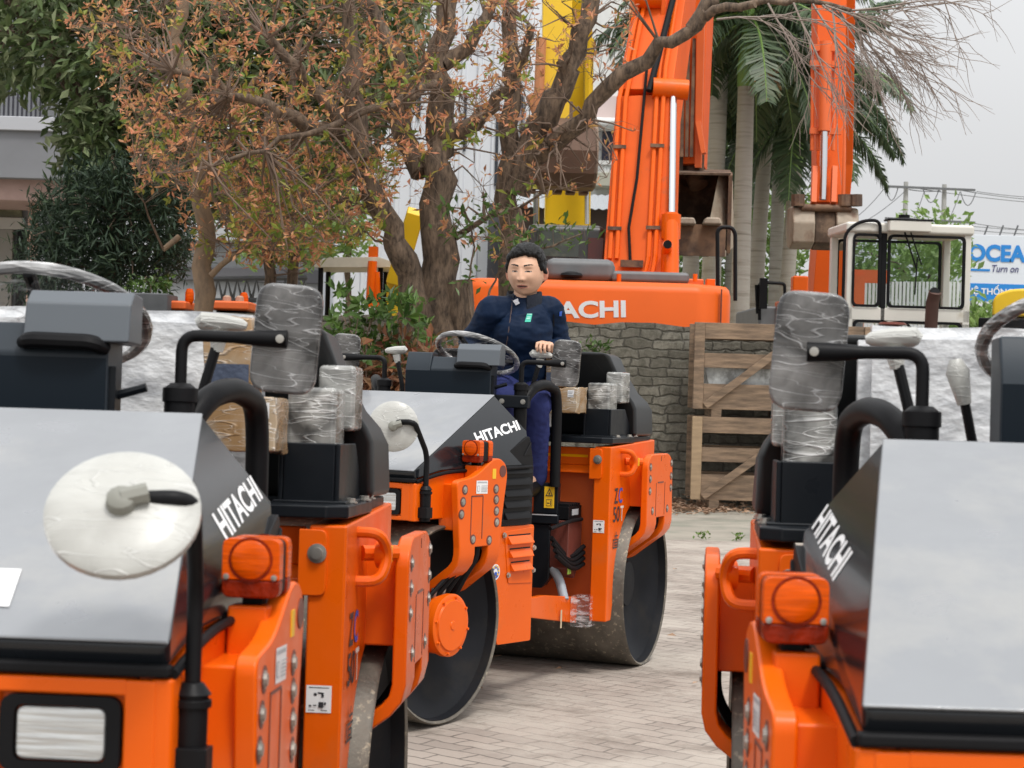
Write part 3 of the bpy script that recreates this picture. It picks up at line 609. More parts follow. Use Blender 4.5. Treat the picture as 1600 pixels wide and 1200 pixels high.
    b = new(); prism(b, [(-.432, -.57), (-.432, .57), (-.47, .617), (-.86, .617), (-.90, .60), (-1.22, .60), (-1.22, -.60), (-.90, -.60), (-.86, -.617), (-.47, -.617)], 'z', 1.193, 1.225); P('deck', b, DECK, True, bevel=.006)
    # ---- moulded rear cover
    fo = [(-.70, .40, 1.668), (-.71, .485, 1.665), (-.73, .505, 1.645), (-.79, .527, 1.565), (-.85, .565, 1.46), (-.875, .597, 1.41), (-.885, .612, 1.375), (-.885, .618, 1.228)]
    bo = [(-.93, .40, 1.662), (-.945, .485, 1.657), (-.965, .503, 1.635), (-1.03, .523, 1.55), (-1.12, .56, 1.455), (-1.19, .592, 1.41), (-1.225, .61, 1.365), (-1.225, .618, 1.228)]
    b = new()
    def loop(o): return [b.verts.new(p) for p in o] + [b.verts.new((x, -y, z)) for x, y, z in reversed(o)]
    A, B = loop(fo), loop(bo); n = len(A)
    for i in range(n - 1): b.faces.new((A[i], A[i + 1], B[i + 1], B[i]))
    b.faces.new((A[-1], A[0], B[0], B[-1])); b.faces.new(A[::-1]); b.faces.new(B)
    P('rear_cover', b, mat('moulded_cover', (.018, .019, .020), .42, spec=.28, var=.15, bump=.02, bscale=200), True, bevel=.02, seg=3, sharp=50)
    # ---- dash, cowl, steering wheel
    MOD[0] = 'P'
    b = new(); prism(b, [(.252, 1.30), (.252, 1.545), (.205, 1.625), (.09, 1.625), (.09, 1.30)], 'y', -.214, -.088); prism(b, [(.252, 1.30), (.252, 1.545), (.21, 1.605), (.09, 1.605), (.09, 1.30)], 'y', -.088, .214)
    d = P('dash', b, DASHP, bevel=.006)
    b = new(); prism(b, [(.2505, 1.30), (.2545, 1.30), (.2545, 1.535), (.2505, 1.535)], 'y', -.211, .211); P('dash_front', b, mat('dimmed_dash_plastic', (.007, .012, .018), .45, spec=.15), False, d)  # darker sheet: upright face's dimness beside the reflecting bevel, put into colour
    b = new(); prism(b, [(.272, 1.567), (.255, 1.645), (.215, 1.672), (.12, 1.668), (.12, 1.567)], 'y', .045, .258); P('instrument_cowl', b, mat('sky_paled_cowl_plastic', (.085, .098, .112), .42), bevel=.005)  # paler grey puts the tilted cowl's sky reflection into its colour
    b = new(); tube(b, smooth_path([(.25, .038, 1.562), (.272, .062, 1.568), (.272, .185, 1.566), (.25, .212, 1.553)], .03), [.012] + [.017] * 12 + [.012], 10); P('grab_handle', b, BLACK)
    b = new(); box(b, .17, .235, .214, .228, 1.40, 1.52); tube(b, [(.20, .22, 1.46), (.20, .285, 1.48)], .009, 8); P('key_switch', b, DECK)
    MOD[0] = 'F'
    sc = Vector((-.05, .012, 1.630)); tl = Matrix.Rotation(R_(-27), 3, 'Y'); 
    ring = [sc + tl @ Vector((.207 * math.cos(a), .207 * math.sin(a), 0)) for a in [2 * math.pi * k / 48 for k in range(48)]]
    b = new(); tube(b, ring, .014, 10, closed=True); sw = P('steering_wheel', b, WRAPR)
    b = new()
    for a in (0, 2.09, 4.19): tube(b, [sc + tl @ Vector((.185 * math.cos(a), .185 * math.sin(a), 0)), sc + tl @ Vector((.03 * math.cos(a), .03 * math.sin(a), -.03))], .014, 8)
    tube(b, [sc + tl @ Vector((0, 0, 0)), sc + tl @ Vector((.0, 0, -.2))], .035, 12); P('wheel_spoke', b, BLACK, False, sw)
    b = new(); lathe(b, [(.206, .006), (.16, -.02), (.11, -.035), (.05, -.02), (0, -.015)], sc, tl @ Vector((0, 0, 1)), 40, caps=False); P('wheel_film', b, FILM, False, sw)
    # throttle lever right of the dash
    MOD[0] = 'P'
    b = new(); tube(b, [(-.05, -.20, 1.28), (-.05, -.250, 1.52)], .010, 8); tv = P('throttle_lever', b, BLACK)
    b = new(); tube(b, [(-.05, -.247, 1.50), (-.05, -.262, 1.565), (-.05, -.267, 1.59)], [.014, .024, .012], 10); P('lever_knob', b, WRAPM, False, tv)
    # ---- seat (wrapped in silver bubble wrap)
    rng = random.Random(3)
    def crumple(bm_, amp, cuts=14):
        bmesh.ops.subdivide_edges(bm_, edges=bm_.edges[:], cuts=cuts, use_grid_fill=True)
        for v in bm_.verts:
            p = v.co * 17; q = v.co * 37
            v.co.x += amp * (math.sin(p.y + 2 * math.sin(p.z)) + .6 * math.sin(q.y * 1.3 + q.z + 1.7 * math.sin(q.z))); v.co.z += amp * .5 * math.sin(p.y * 1.7 + q.z)
    b = new(); box(b, -.70, -.58, -.43, .43, 1.235, 1.684); bmesh.ops.bevel(b, geom=b.edges[:], offset=.03, segments=2, affect='EDGES'); crumple(b, .006, 5); st = P('seat_back', b, WRAPW)
    b = new(); box(b, -.62, -.20, -.25, .25, 1.225, 1.335); bmesh.ops.bevel(b, geom=b.edges[:], offset=.03, segments=2, affect='EDGES'); P('seat_cushion', b, mat('black_vinyl', (.012, .012, .013), .45))
    return root
# logo corners on the hood side: front-bottom, rear-bottom, rear-top, front-top as (x, z) of the left side
STICK = [(x, y, 1.096 + (1.374 - x) * .329 / .865) for x, y in ((1.292, .16), (1.292, .388), (1.172, .366), (1.172, .16))]
LOGO = [(.826, 1.209), (.445, 1.271), (.438, 1.314), (.822, 1.255)]
rollers = {}
proto = build_roller()
names = {'B': 'orange and black road roller driven by the seated man, middle of the yard', 'A': 'close orange road roller, its round white wrapped mirror before the grey hood', 'C': 'orange road roller partly cut by the frame, its silver hood seen without a round mirror'}
PPX = 0.15166
def joints(r, tF, tR, tP):
    # turn the rear frame and the driver's platform of one roller about their pivots
    for c in r.children:
        if c.get('module') == 'R': c.rotation_euler.z = R_(tR - tF)
        elif c.get('module') == 'P':
            d = R_(tP - tF); c.rotation_euler.z = d; c.location = (PPX - PPX * math.cos(d), -PPX * math.sin(d), 0)
for k in ('B', 'A', 'C'):
    r = proto if k == 'B' else copy_tree(proto)
    X, Y, tF, tR, tP, pt = POSE[k]
    r.location = (X, Y, 0); r.rotation_euler = (0, pt, R_(tF)); tag(r, names[k], 'road roller', 'orange tandem road rollers')
    rollers[k] = r; joints(r, tF, tR, tP)
    for c in r.children:
        if c.name.startswith('round_mirror'): c.rotation_euler = {'A': (0, R_(-40), R_(8)), 'B': (0, R_(-6), R_(33)), 'C': (0, R_(-30), 0)}[k]
for c in rollers['B'].children:
    if c.name.startswith('seat_back'):
        c.data = c.data.copy(); c.data.materials.clear(); c.data.materials.append(MATS['black_vinyl'])
        for v in c.data.vertices: v.co.y *= .56; v.co.z = 1.235 + (v.co.z - 1.235) * .72
for c in rollers['A'].children:
    if c.name.split('.')[0] == 'hood':
        b = new(); q = [Vector(p) for p in STICK]; nn = (q[1] - q[0]).cross(q[3] - q[0]).normalized(); nn = nn if nn.z > 0 else -nn
        b.faces.new([b.verts.new(p + nn * .0065) for p in q]); obj('paper_sticker', b, WHITE, c, flat=True)
# ================================================================ ground, wall, crates
def nodes_paving():
    m = bpy.data.materials.new('clay_pavers'); m.use_nodes = True; n = m.node_tree; b = n.nodes['Principled BSDF']; L = n.links.new
    tc = n.nodes.new('ShaderNodeTexCoord'); mp = n.nodes.new('ShaderNodeMapping'); mp.inputs['Rotation'].default_value = (0, 0, R_(38)); L(tc.outputs['Object'], mp.inputs[0])
    wv = n.nodes.new('ShaderNodeTexNoise'); wv.inputs['Scale'].default_value = 7; L(mp.outputs[0], wv.inputs['Vector'])
    vm = n.nodes.new('ShaderNodeMixRGB'); vm.blend_type = 'ADD'; vm.inputs[0].default_value = .06; L(mp.outputs[0], vm.inputs[1]); L(wv.outputs['Color'], vm.inputs[2])
    br = n.nodes.new('ShaderNodeTexBrick'); L(vm.outputs[0], br.inputs['Vector']); br.inputs['Scale'].default_value = 1.0; br.inputs['Brick Width'].default_value = .21; br.inputs['Row Height'].default_value = .105; br.inputs['Mortar Size'].default_value = .007; br.inputs['Mortar Smooth'].default_value = .4
    br.inputs['Color1'].default_value = (.33, .28, .24, 1); br.inputs['Color2'].default_value = (.25, .21, .18, 1); br.inputs['Mortar'].default_value = (.14, .118, .10, 1)
    n1 = n.nodes.new('ShaderNodeTexNoise'); n1.inputs['Scale'].default_value = 1.1; n1.inputs['Detail'].default_value = 8; n1.inputs['Roughness'].default_value = .65; L(tc.outputs['Object'], n1.inputs['Vector'])
    r1 = n.nodes.new('ShaderNodeMapRange'); r1.inputs[1].default_value = .40; r1.inputs[2].default_value = .62; r1.inputs[4].default_value = .85; L(n1.outputs['Fac'], r1.inputs[0])
    m1 = n.nodes.new('ShaderNodeMixRGB'); L(r1.outputs[0], m1.inputs[0]); L(br.outputs['Color'], m1.inputs[1]); m1.inputs[2].default_value = (.42, .375, .325, 1)
    n2 = n.nodes.new('ShaderNodeTexNoise'); n2.inputs['Scale'].default_value = 2.3; n2.inputs['Detail'].default_value = 7; n2.inputs['Roughness'].default_value = .7; L(mp.outputs[0], n2.inputs['Vector'])
    r2 = n.nodes.new('ShaderNodeMapRange'); r2.inputs[1].default_value = .52; r2.inputs[2].default_value = .68; r2.inputs[4].default_value = .75; L(n2.outputs['Fac'], r2.inputs[0])
    m2 = n.nodes.new('ShaderNodeMixRGB'); L(r2.outputs[0], m2.inputs[0]); L(m1.outputs[0], m2.inputs[1]); m2.inputs[2].default_value = (.155, .125, .10, 1)
    L(m2.outputs[0], b.inputs['Base Color']); b.inputs['Roughness'].default_value = .85
    bp = n.nodes.new('ShaderNodeBump'); bp.inputs['Strength'].default_value = .5; bp.inputs['Distance'].default_value = .01; L(br.outputs['Fac'], bp.inputs['Height']); bp.invert = True
    n3 = n.nodes.new('ShaderNodeTexNoise'); n3.inputs['Scale'].default_value = 55; n3.inputs['Detail'].default_value = 4; L(tc.outputs['Object'], n3.inputs['Vector'])
    b2 = n.nodes.new('ShaderNodeBump'); b2.inputs['Strength'].default_value = .5; b2.inputs['Distance'].default_value = .008; L(n3.outputs['Fac'], b2.inputs['Height']); L(bp.outputs[0], b2.inputs['Normal']); L(b2.outputs[0], b.inputs['Normal'])
    return m
b = new(); ys = [-6, 1, 2, 3, 4.1, 5.1, 6, 7.5, 8.7, 10.6, 12, 18.4]; zs = [.06, .06, .058, .034, 0, -.03, -.02, 0, .008, -.009, 0, 0]
rows = [[b.verts.new((x, y, z - .003)) for x in (-30, 30)] for y, z in zip(ys, zs)]
for r0, r1 in zip(rows, rows[1:]): b.faces.new((r0[0], r0[1], r1[1], r1[0]))
tag(obj('yard_paving', b, nodes_paving()), kind='structure')
DIRT = mat('dusty_concrete', (.30, .27, .225), .9, var=.2, vscale=1.5, second=(.21, .205, .165), sscale=1.3, slo=.45, shi=.62, bump=.4, bscale=14)
b = new(); box(b, -400, 400, 18.4, 900, -.4, -.012); box(b, -400, -30, -60, 18.4, -.4, -.012); box(b, 30, 400, -60, 18.4, -.4, -.012); box(b, -30, 30, -60, -6, -.4, .055); tag(obj('ground', b, DIRT, flat=True), kind='structure')

STONE = None
def nodes_stone():
    m = bpy.data.materials.new('mossy_blocks'); m.use_nodes = True; n = m.node_tree; b = n.nodes['Principled BSDF']; L = n.links.new
    tc = n.nodes.new('ShaderNodeTexCoord'); sp = n.nodes.new('ShaderNodeSeparateXYZ'); L(tc.outputs['Object'], sp.inputs[0]); cb = n.nodes.new('ShaderNodeCombineXYZ'); L(sp.outputs['X'], cb.inputs['X']); L(sp.outputs['Z'], cb.inputs['Y'])
    wv = n.nodes.new('ShaderNodeTexNoise'); wv.inputs['Scale'].default_value = 5; wv.inputs['Detail'].default_value = 5; L(cb.outputs[0], wv.inputs['Vector'])
    vm = n.nodes.new('ShaderNodeMixRGB'); vm.blend_type = 'ADD'; vm.inputs[0].default_value = .13; L(cb.outputs[0], vm.inputs[1]); L(wv.outputs['Color'], vm.inputs[2])
    br = n.nodes.new('ShaderNodeTexBrick'); L(vm.outputs[0], br.inputs['Vector']); br.inputs['Scale'].default_value = 1.0; br.inputs['Brick Width'].default_value = .36; br.inputs['Row Height'].default_value = .115; br.inputs['Mortar Size'].default_value = .018; br.inputs['Mortar Smooth'].default_value = 1.0; br.offset_frequency = 2; br.squash = .7; br.squash_frequency = 3
    br.inputs['Color1'].default_value = (.29, .27, .22, 1); br.inputs['Color2'].default_value = (.15, .138, .11, 1); br.inputs['Mortar'].default_value = (.085, .078, .064, 1)
    n1 = n.nodes.new('ShaderNodeTexNoise'); n1.inputs['Scale'].default_value = 9; n1.inputs['Detail'].default_value = 9; n1.inputs['Roughness'].default_value = .8; L(tc.outputs['Object'], n1.inputs['Vector'])
    r1 = n.nodes.new('ShaderNodeMapRange'); r1.inputs[1].default_value = .42; r1.inputs[2].default_value = .62; r1.inputs[4].default_value = .85; L(n1.outputs['Fac'], r1.inputs[0])
    m1 = n.nodes.new('ShaderNodeMixRGB'); L(r1.outputs[0], m1.inputs[0]); L(br.outputs['Color'], m1.inputs[1]); m1.inputs[2].default_value = (.085, .08, .06, 1)
    n2 = n.nodes.new('ShaderNodeTexNoise'); n2.inputs['Scale'].default_value = 1.6; n2.inputs['Detail'].default_value = 6; L(cb.outputs[0], n2.inputs['Vector'])
    r2 = n.nodes.new('ShaderNodeMapRange'); r2.inputs[1].default_value = .55; r2.inputs[2].default_value = .75; r2.inputs[4].default_value = .6; L(n2.outputs['Fac'], r2.inputs[0])
    m2 = n.nodes.new('ShaderNodeMixRGB'); L(r2.outputs[0], m2.inputs[0]); L(m1.outputs[0], m2.inputs[1]); m2.inputs[2].default_value = (.33, .32, .28, 1)
    L(m2.outputs[0], b.inputs['Base Color']); b.inputs['Roughness'].default_value = .9
    bp = n.nodes.new('ShaderNodeBump'); bp.inputs['Strength'].default_value = .6; bp.inputs['Distance'].default_value = .03; bp.invert = True; L(br.outputs['Fac'], bp.inputs['Height'])
    b2 = n.nodes.new('ShaderNodeBump'); b2.inputs['Strength'].default_value = .7; b2.inputs['Distance'].default_value = .04; L(n1.outputs['Fac'], b2.inputs['Height']); L(bp.outputs[0], b2.inputs['Normal']); L(b2.outputs[0], b.inputs['Normal'])
    return m
rg = random.Random(11)
b = new(); x = -9.0; top = []
while x < 12.0: top.append((x, 2.19 + rg.uniform(-.025, .02))); x += rg.uniform(.3, .5)
prism(b, [(-9.0, -.1)] + top + [(12.0, 2.19), (12.0, -.1)], 'y', 23.9, 24.25)
tag(obj('boundary_wall', b, nodes_stone(), flat=True), 'old mossy stone block wall closing the yard behind the middle roller', 'wall')

WOOD = mat('weathered_timber', (.29, .20, .13), .8, var=.35, vscale=4, second=(.15, .105, .072), sscale=3, slo=.4, shi=.65, bump=.3, bscale=30, stretch=(1.2, 1.2, 6))
WOODX = mat('weathered_timber_rail', (.29, .20, .13), .8, var=.35, vscale=4, second=(.15, .105, .072), sscale=3, slo=.4, shi=.65, bump=.3, bscale=30, stretch=(.8, 6, 6))
WOODL = mat('pale_timber', (.40, .285, .175), .8, var=.2, vscale=4, bump=.3, bscale=30, stretch=(1.2, 1.2, 6))
CLOUDY = mat('cloudy_plastic_sheet', (.42, .43, .42), .35, var=.35, vscale=8, second=(.20, .20, .19), sscale=7, bump=.6, bscale=12)
def crate(label, x0, x1, z0, z1, gap, wrapped):
    t = thing('timber_crate', label, 'crate', ((x0 + x1) / 2, 23.2, z0), group='slatted timber crates stacked by the wall')
    w_ = (x1 - x0) / 2; h = z1 - z0; D = .40
    for s in (-1, 1):
        b = new(); box(b, s * w_ - .06, s * w_ + .06, -D - .02, -D + .06, 0, h); obj('corner_post', b, WOODL if s < 0 and not wrapped else WOOD, t, bevel=.006)
        b = new(); box(b, s * w_ - .05, s * w_ + .05, D - .06, D, 0, h); obj('corner_post', b, WOOD, t, bevel=.006)
    for (za, zb) in ((h - .19, h), (h - .53, h - .36), (0, .30)):
        for y in (-D - .002, D - .03):
            b = new(); box(b, -w_ + .062, w_ - .062, y, y + .028, za, zb); obj('slat', b, WOODX, t, bevel=.004)
    b = new(); p0 = Vector((-w_ + .08, -D - .025, .04)); p1 = Vector((-w_ + 1.05, -D - .025, h - .22)); d = (p1 - p0).normalized(); nz = Vector((-d.z, 0, d.x)) * .045
    vs = [p0 - nz, p1 - nz, p1 + nz, p0 + nz]; A = [b.verts.new(v) for v in vs]; B = [b.verts.new(v + Vector((0, -.022, 0))) for v in vs]
    b.faces.new(A); b.faces.new(B[::-1])
    for i in range(4): b.faces.new((A[i], B[i], B[(i + 1) % 4], A[(i + 1) % 4]))
    obj('brace', b, WOODX, t, bevel=.004)
    for x in (-w_ + .22, 0, w_ - .25):
        b = new(); box(b, x - .06, x + .06, -D, D, -gap, 0); obj('skid', b, WOOD, t, bevel=.004)
    b = new(); box(b, -w_ + .05, w_ - .05, -D + .03, D - .03, h - .03, h - .002); obj('lid', b, WOODX, t)
    if wrapped:
        b = new(); box(b, -w_ + .12, w_ - .1, -D + .07, D - .1, .02, h - .38); bmesh.ops.subdivide_edges(b, edges=b.edges[:], cuts=5, use_grid_fill=True)
        for v in b.verts: v.co += Vector((rg.uniform(-1, 1), rg.uniform(-1, 1), rg.uniform(-1, 1))) * .025
        obj('wrapped_load', b, CLOUDY, t)
    return t
crate('lower slatted timber crate standing on the ground by the stone wall', 2.20, 4.2, .11, 1.09, .11, False)
crate('upper slatted timber crate with cloudy plastic inside, on top of another crate', 2.20, 4.2, 1.18, 2.20, .09, True)
crate('slatted timber crate further along the wall behind the silver wrapped seat', 4.45, 6.9, .11, 2.155, .11, False)
# fallen leaves and weeds by the wall
DRYL = leafmat('dry_leaf', [(.32, .19, .11), (.42, .28, .19), (.22, .12, .07), (.50, .36, .26)], .7, .1)
def leaf(b, p, d, up, L, Wd, mi=0, fold=.25):
    d = d.normalized(); s = d.cross(up); s = s.normalized() if s.length > 1e-4 else d.orthogonal().normalized(); n_ = s.cross(d)
    a = b.verts.new(p); c = b.verts.new(p + d * L); m1 = b.verts.new(p + d * L * .5 + s * Wd * .5 + n_ * Wd * fold); m2 = b.verts.new(p + d * L * .5 - s * Wd * .5 + n_ * Wd * fold)
    b.faces.new((a, m1, c)).material_index = mi; b.faces.new((a, c, m2)).material_index = mi
b = new(); rl = random.Random(5)
for i in range(2600):
    if i % 3: y = 23.85 - abs(rl.gauss(0, .75)); x = rl.uniform(-6, 9)
    else: y = 22.9 + rl.gauss(0, .35); x = rl.gauss(1.9, .5)
    z = rl.random() * .10 * max(0, 1 - (23.9 - y) / 1.3); a = rl.uniform(0, 6.28)
    leaf(b, Vector((x, y, z)), Vector((math.cos(a), math.sin(a), rl.uniform(-.3, .4))), Vector((rl.uniform(-.5, .5), rl.uniform(-.5, .5), 1)), rl.uniform(.06, .12), rl.uniform(.03, .055))
for i in range(60):
    a = rl.uniform(0, 6.28); leaf(b, Vector((rl.uniform(-3, 4), rl.uniform(6.5, 18), .012)), Vector((math.cos(a), math.sin(a), .05)), Vector((rl.uniform(-.4, .4), rl.uniform(-.4, .4), 1)), rl.uniform(.04, .08), rl.uniform(.02, .035))
tag(obj('fallen_leaves', b, DRYL, flat=True, recalc=False), kind='stuff')
GREENL = leafmat('fresh_leaf', [(.10, .19, .03), (.16, .26, .05), (.06, .13, .025), (.20, .24, .05)], .45, .3)
for k, (u, v) in enumerate(((1097, 840), (1153, 842))):
    b = new(); P0 = W(u, v, 18.55); P0.z = -.01
    for i in range(26):
        a = rl.uniform(0, 6.28); leaf(b, P0 + Vector((rl.gauss(0, .03), rl.gauss(0, .03), rl.uniform(0, .06))), Vector((math.cos(a), math.sin(a), rl.uniform(.4, 1.6))), Vector((0, 0, 1)), .045, .025)
    tag(obj('weed', b, GREENL, flat=True, recalc=False), ('small weed at the paving edge beside the middle roller' if k == 0 else 'small weed at the paving edge beside the right roller'), 'weed')
# ================================================================ machines behind the wall
GREYC = mat('grey_engine_cover', (.13, .135, .14), .5, var=.15)
GLASS = glassmat('window_glass'); GLASSD = glassmat('dark_window_glass', (.25, .28, .27), .5)
RUST = mat('rusty_bucket', (.20, .115, .065), .75, var=.3, vscale=3, second=(.085, .05, .035), sscale=3.5, slo=.42, shi=.62, bump=.3, bscale=12)
RUSTP = mat('pale_worn_bucket', (.36, .30, .23), .6, var=.2, second=(.20, .13, .09), sscale=3, slo=.5, shi=.65)
RUSTD = mat('dark_bucket_inside', (.075, .048, .032), .85, var=.4, vscale=2, second=(.15, .10, .065), sscale=4)
PINK = mat('faded_orange_paint', (.72, .13, .025), .5, var=.1, vscale=1.5)
YELLOW = mat('yellow_paint', (.78, .50, .015), .4, var=.08, vscale=2)
def beam(b, P0, P1, w0, w1, d0, d1, side=None, mi=0):
    """tapered box beam; side = direction of its width"""
    P0, P1 = Vector(P0), Vector(P1); t = (P1 - P0).normalized(); s = Vector(side or (1, 0, 0)); s = (s - t * s.dot(t)).normalized(); n_ = t.cross(s)
    A = [b.verts.new(P0 + s * w0 / 2 * i + n_ * d0 / 2 * j) for i, j in ((-1, -1), (1, -1), (1, 1), (-1, 1))]
    B = [b.verts.new(P1 + s * w1 / 2 * i + n_ * d1 / 2 * j) for i, j in ((-1, -1), (1, -1), (1, 1), (-1, 1))]
    for f in [A[::-1], B] + [[A[i], A[(i + 1) % 4], B[(i + 1) % 4], B[i]] for i in range(4)]: b.faces.new(f).material_index = mi
def bucket(root, c, wid, h, d, faceY, mats, tilt=0.0, toothed=True, rotz=0.0):
    """bucket shell: side profile in (y, z), opening to -y (faceY=-1) or +y; returns the part"""
    prof = [(-.45, .48), (.15, .5), (.42, .3), (.5, -.05), (.36, -.36), (.05, -.5), (-.45, -.46)]
    M = Matrix.Translation(c) @ Matrix.Rotation(rotz, 4, 'Z') @ Matrix.Rotation(tilt, 4, 'X')
    b = new(); t_ = .035
    pts = [(y * d * (-faceY), z * h) for y, z in prof]
    for i in range(len(pts) - 1):
        (y0, z0), (y1, z1) = pts[i], pts[i + 1]; e = Vector((y1 - y0, z1 - z0)).normalized(); nn = Vector((-e.y, e.x)) * t_
        prism(b, [(y0, z0), (y1, z1), (y1 + nn.x, z1 + nn.y), (y0 + nn.x, z0 + nn.y)], 'x', -wid / 2, wid / 2, M, 0)
    for s in (-1, 1): prism(b, pts, 'x', s * wid / 2 - .03, s * wid / 2 + .03, M, 1)
    o = obj('bucket', b, mats[:2], root)
    b = new()
    for s in (-.17, .17): prism(b, [(-.1 * d, .48 * h), (.25 * d, .48 * h), (.12 * d, .78 * h), (-.05 * d, .78 * h)], 'x', s - .04, s + .04, M)
    obj('bucket_lug', b, mats[0], o)
    if toothed:
        for k in range(5):
            b = new(); x = -wid / 2 + wid * (k + .5) / 5; y = -.45 * d * (-faceY); s_ = -1 if faceY < 0 else 1
            prism(b, [(x - .09, -.50 * h), (x + .09, -.50 * h), (x + .09, -.42 * h), (x - .09, -.42 * h)], 'y', y, y + s_ * .16, M)
            obj('bucket_tooth', b, mats[2], o, bevel=.02)
    return o
# ---- large excavator with its counterweight to the yard
ex = thing('excavator', 'large orange excavator behind the stone wall, its counterweight lettered in white facing the yard', 'excavator', W(940, 505, 27.5) * Vector((1, 1, 0)) if 0 else (W(940, 505, 27.5).x, 27.5, 0))
EO = Vector(ex.location)
def EW(u, v, Y): return W(u, v, Y) - EO
def xz(u, v, Y):
    p = EW(u, v, Y); return p.x, p.z
YB = 24.9
xl, zt = xz(728, 432, YB); xr = xz(1150, 440, YB)[0]
b = new(); out = fillet([(xl, 26.6), (xl, YB + .12), (xl + .12, YB), (xr - .42, YB), (xr, YB + .45), (xr, 26.6)], [0, .10, .12, .1, .15, 0], 5)
y0 = EO.y
rings = []
for dz, ins in ((-1.55, .0), (-.14, .0), (-.06, .03), (-.015, .09), (0, .20)):
    rings.append([b.verts.new((x + (ins if x < 0 else -ins) * .6, max(y, YB) - y0 + ins, zt + dz)) for x, y in out])
for a_, c_ in zip(rings, rings[1:]):
    for i in range(len(out) - 1): b.faces.new((a_[i], a_[i + 1], c_[i + 1], c_[i]))
    b.faces.new((a_[-1], a_[0], c_[0], c_[-1]))
b.faces.new(rings[-1]); b.faces.new(rings[0][::-1])
cw_ = obj('counterweight', b, mat('counterweight_paint', (.74, .118, .012), .42, spec=.25, var=.06, vscale=1.5), ex, sharp=40)
cl = [EW(u, v, YB) for u, v in ((803, 499), (978, 496), (977.5, 469), (803, 472))]
for p in cl: p.y = YB - y0
b = new(); lettering(b, 'HITACHI', cl, .006, bold=.035); obj('counterweight_lettering', b, WHITE, cw_, flat=True, recalc=False)
b = new(); box(b, xr - .165, xr - .150, YB + .2 - y0, YB + .25 - y0, zt - 1.3, zt - .06); obj('seam', b, MAROON, cw_)
def ebox(name, u0, u1, v0, v1, Ya, Yb, m, parent=None, bevel=.02):
    xa, za = xz(u0, v1, Ya); xb, zb = xz(u1, v0, Ya); b = new(); box(b, xa, xb, Ya - y0, Yb - y0, za, zb); return obj(name, b, m, parent or ex, bevel=bevel)
ebox('engine_cover', 852, 962, 405, 437, 25.3, 27.5, GREYC, bevel=.10); ebox('engine_cover', 955, 1078, 426, 440, 25.3, 27.0, GREYC, bevel=.05); ebox('engine_cover', 786, 1100, 436, 470, 25.6, 28, PINK)
b = new(); p = EW(893, 434, 25.2); lathe(b, [(.13, 0), (.15, .03), (.13, .06), (.05, .08), (0, .08)], p, (0, 0, 1), 20); obj('filler_cap', b, RUBBER, ex)
for u in (967, 1086):
    b = new(); p = EW(u, 440, 25.3); tube(b, [p, p + Vector((0, 0, .10))], .03, 10); obj('marker_post', b, ORANGE, ex)
ebox('stop_lamp', 1104, 1118, 436, 452, 25.4, 25.6, ORANGE, bevel=.01)
# cab at the left of the boom
ca = ebox('cab', 822, 946, 352, 440, 28.2, 29.6, mat('cab_paint', (.035, .036, .035), .35, coat=.3), bevel=.10)
xa, za = xz(838, 400, 28.18); xb, zb = xz(905, 362, 28.18); b = new(); box(b, xa, xb, 28.17 - y0, 28.195 - y0, za, zb); obj('rear_window', b, mat('dark_reflecting_glass', (.035, .045, .035), .06, coat=.5, second=(.16, .18, .10), sscale=1.4, slo=.5, shi=.7), ca)
xa, za = xz(918, 412, 28.18); xb, zb = xz(943, 372, 28.18); b = new(); box(b, xa, xb, 28.17 - y0, 28.195 - y0, za, zb); obj('side_window', b, mat('reddish_dark_glass', (.07, .018, .014), .1), ca)
# boom
side = Vector((.97, -.24, 0))
Bp0, Bp1, Bp2 = EW(998, 470, 28.0), EW(1014, 170, 28.9), EW(1062, -120, 30.6)
b = new(); beam(b, Bp0, Bp1, .92, .82, 1.0, .95, side); beam(b, Bp1, Bp2, .82, .70, .95, .75, side); bo = obj('boom', b, ORANGE2, ex, bevel=.015)
def on_boom(f, k, lift=.52):   # point on the boom's rear face: f along (0..2), k across
    a_, c_ = (Bp0, Bp1) if f <= 1 else (Bp1, Bp2); q = a_.lerp(c_, f if f <= 1 else f - 1); t = (c_ - a_).normalized(); s = (side - t * side.dot(t)).normalized(); n_ = t.cross(s)
    if n_.y > 0: n_ = -n_
    return q + s * k + n_ * lift
b = new()
for k in (-.36, -.26, .20, .30): tube(b, [on_boom(f, k) for f in (.15, .5, .97)] + [on_boom(1.1, k * .9), on_boom(1.9, k * .8, .42)], .035, 8)
for k0, k1 in ((.20, -.18), (.30, .36)): tube(b, [on_boom(.15, k0), on_boom(.08, k0 - .03), on_boom(.03, k1)], .035, 8)
obj('boom_pipe', b, ORANGE, bo)
b = new(); tube(b, [on_boom(.14, -.06), on_boom(.3, -.10, .56), on_boom(.55, -.02, .56), on_boom(.95, .02, .56), on_boom(1.1, .0, .56)], .022, 8); tube(b, [on_boom(1.0, .1, .6), on_boom(1.5, .25, .6), on_boom(2, .1, .6)], .05, 8); obj('boom_hose', b, RUBBER, bo)
b = new()
for f in (.30, .72): 
    for k in (-.31, .25): 
        p = on_boom(f, k, .55); box(b, p.x - .10, p.x + .10, p.y - .03, p.y + .03, p.z - .025, p.z + .025)
p = on_boom(.12, -.03, .55); box(b, p.x - .16, p.x + .16, p.y - .05, p.y + .05, p.z - .05, p.z + .05); obj('pipe_clamp', b, RUST, bo)
b = new(); p = on_boom(1.47, -.17, .55); tube(b, [p + Vector((-.2, 0, 0)), p + Vector((.2, 0, 0))], .20, 16); box(b, p.x - .26, p.x - .2, p.y - .1, p.y + .3, p.z - .9, p.z + .1); box(b, p.x + .2, p.x + .26, p.y - .1, p.y + .3, p.z - .9, p.z + .1); obj('arm_cylinder_pivot', b, ORANGE, bo)
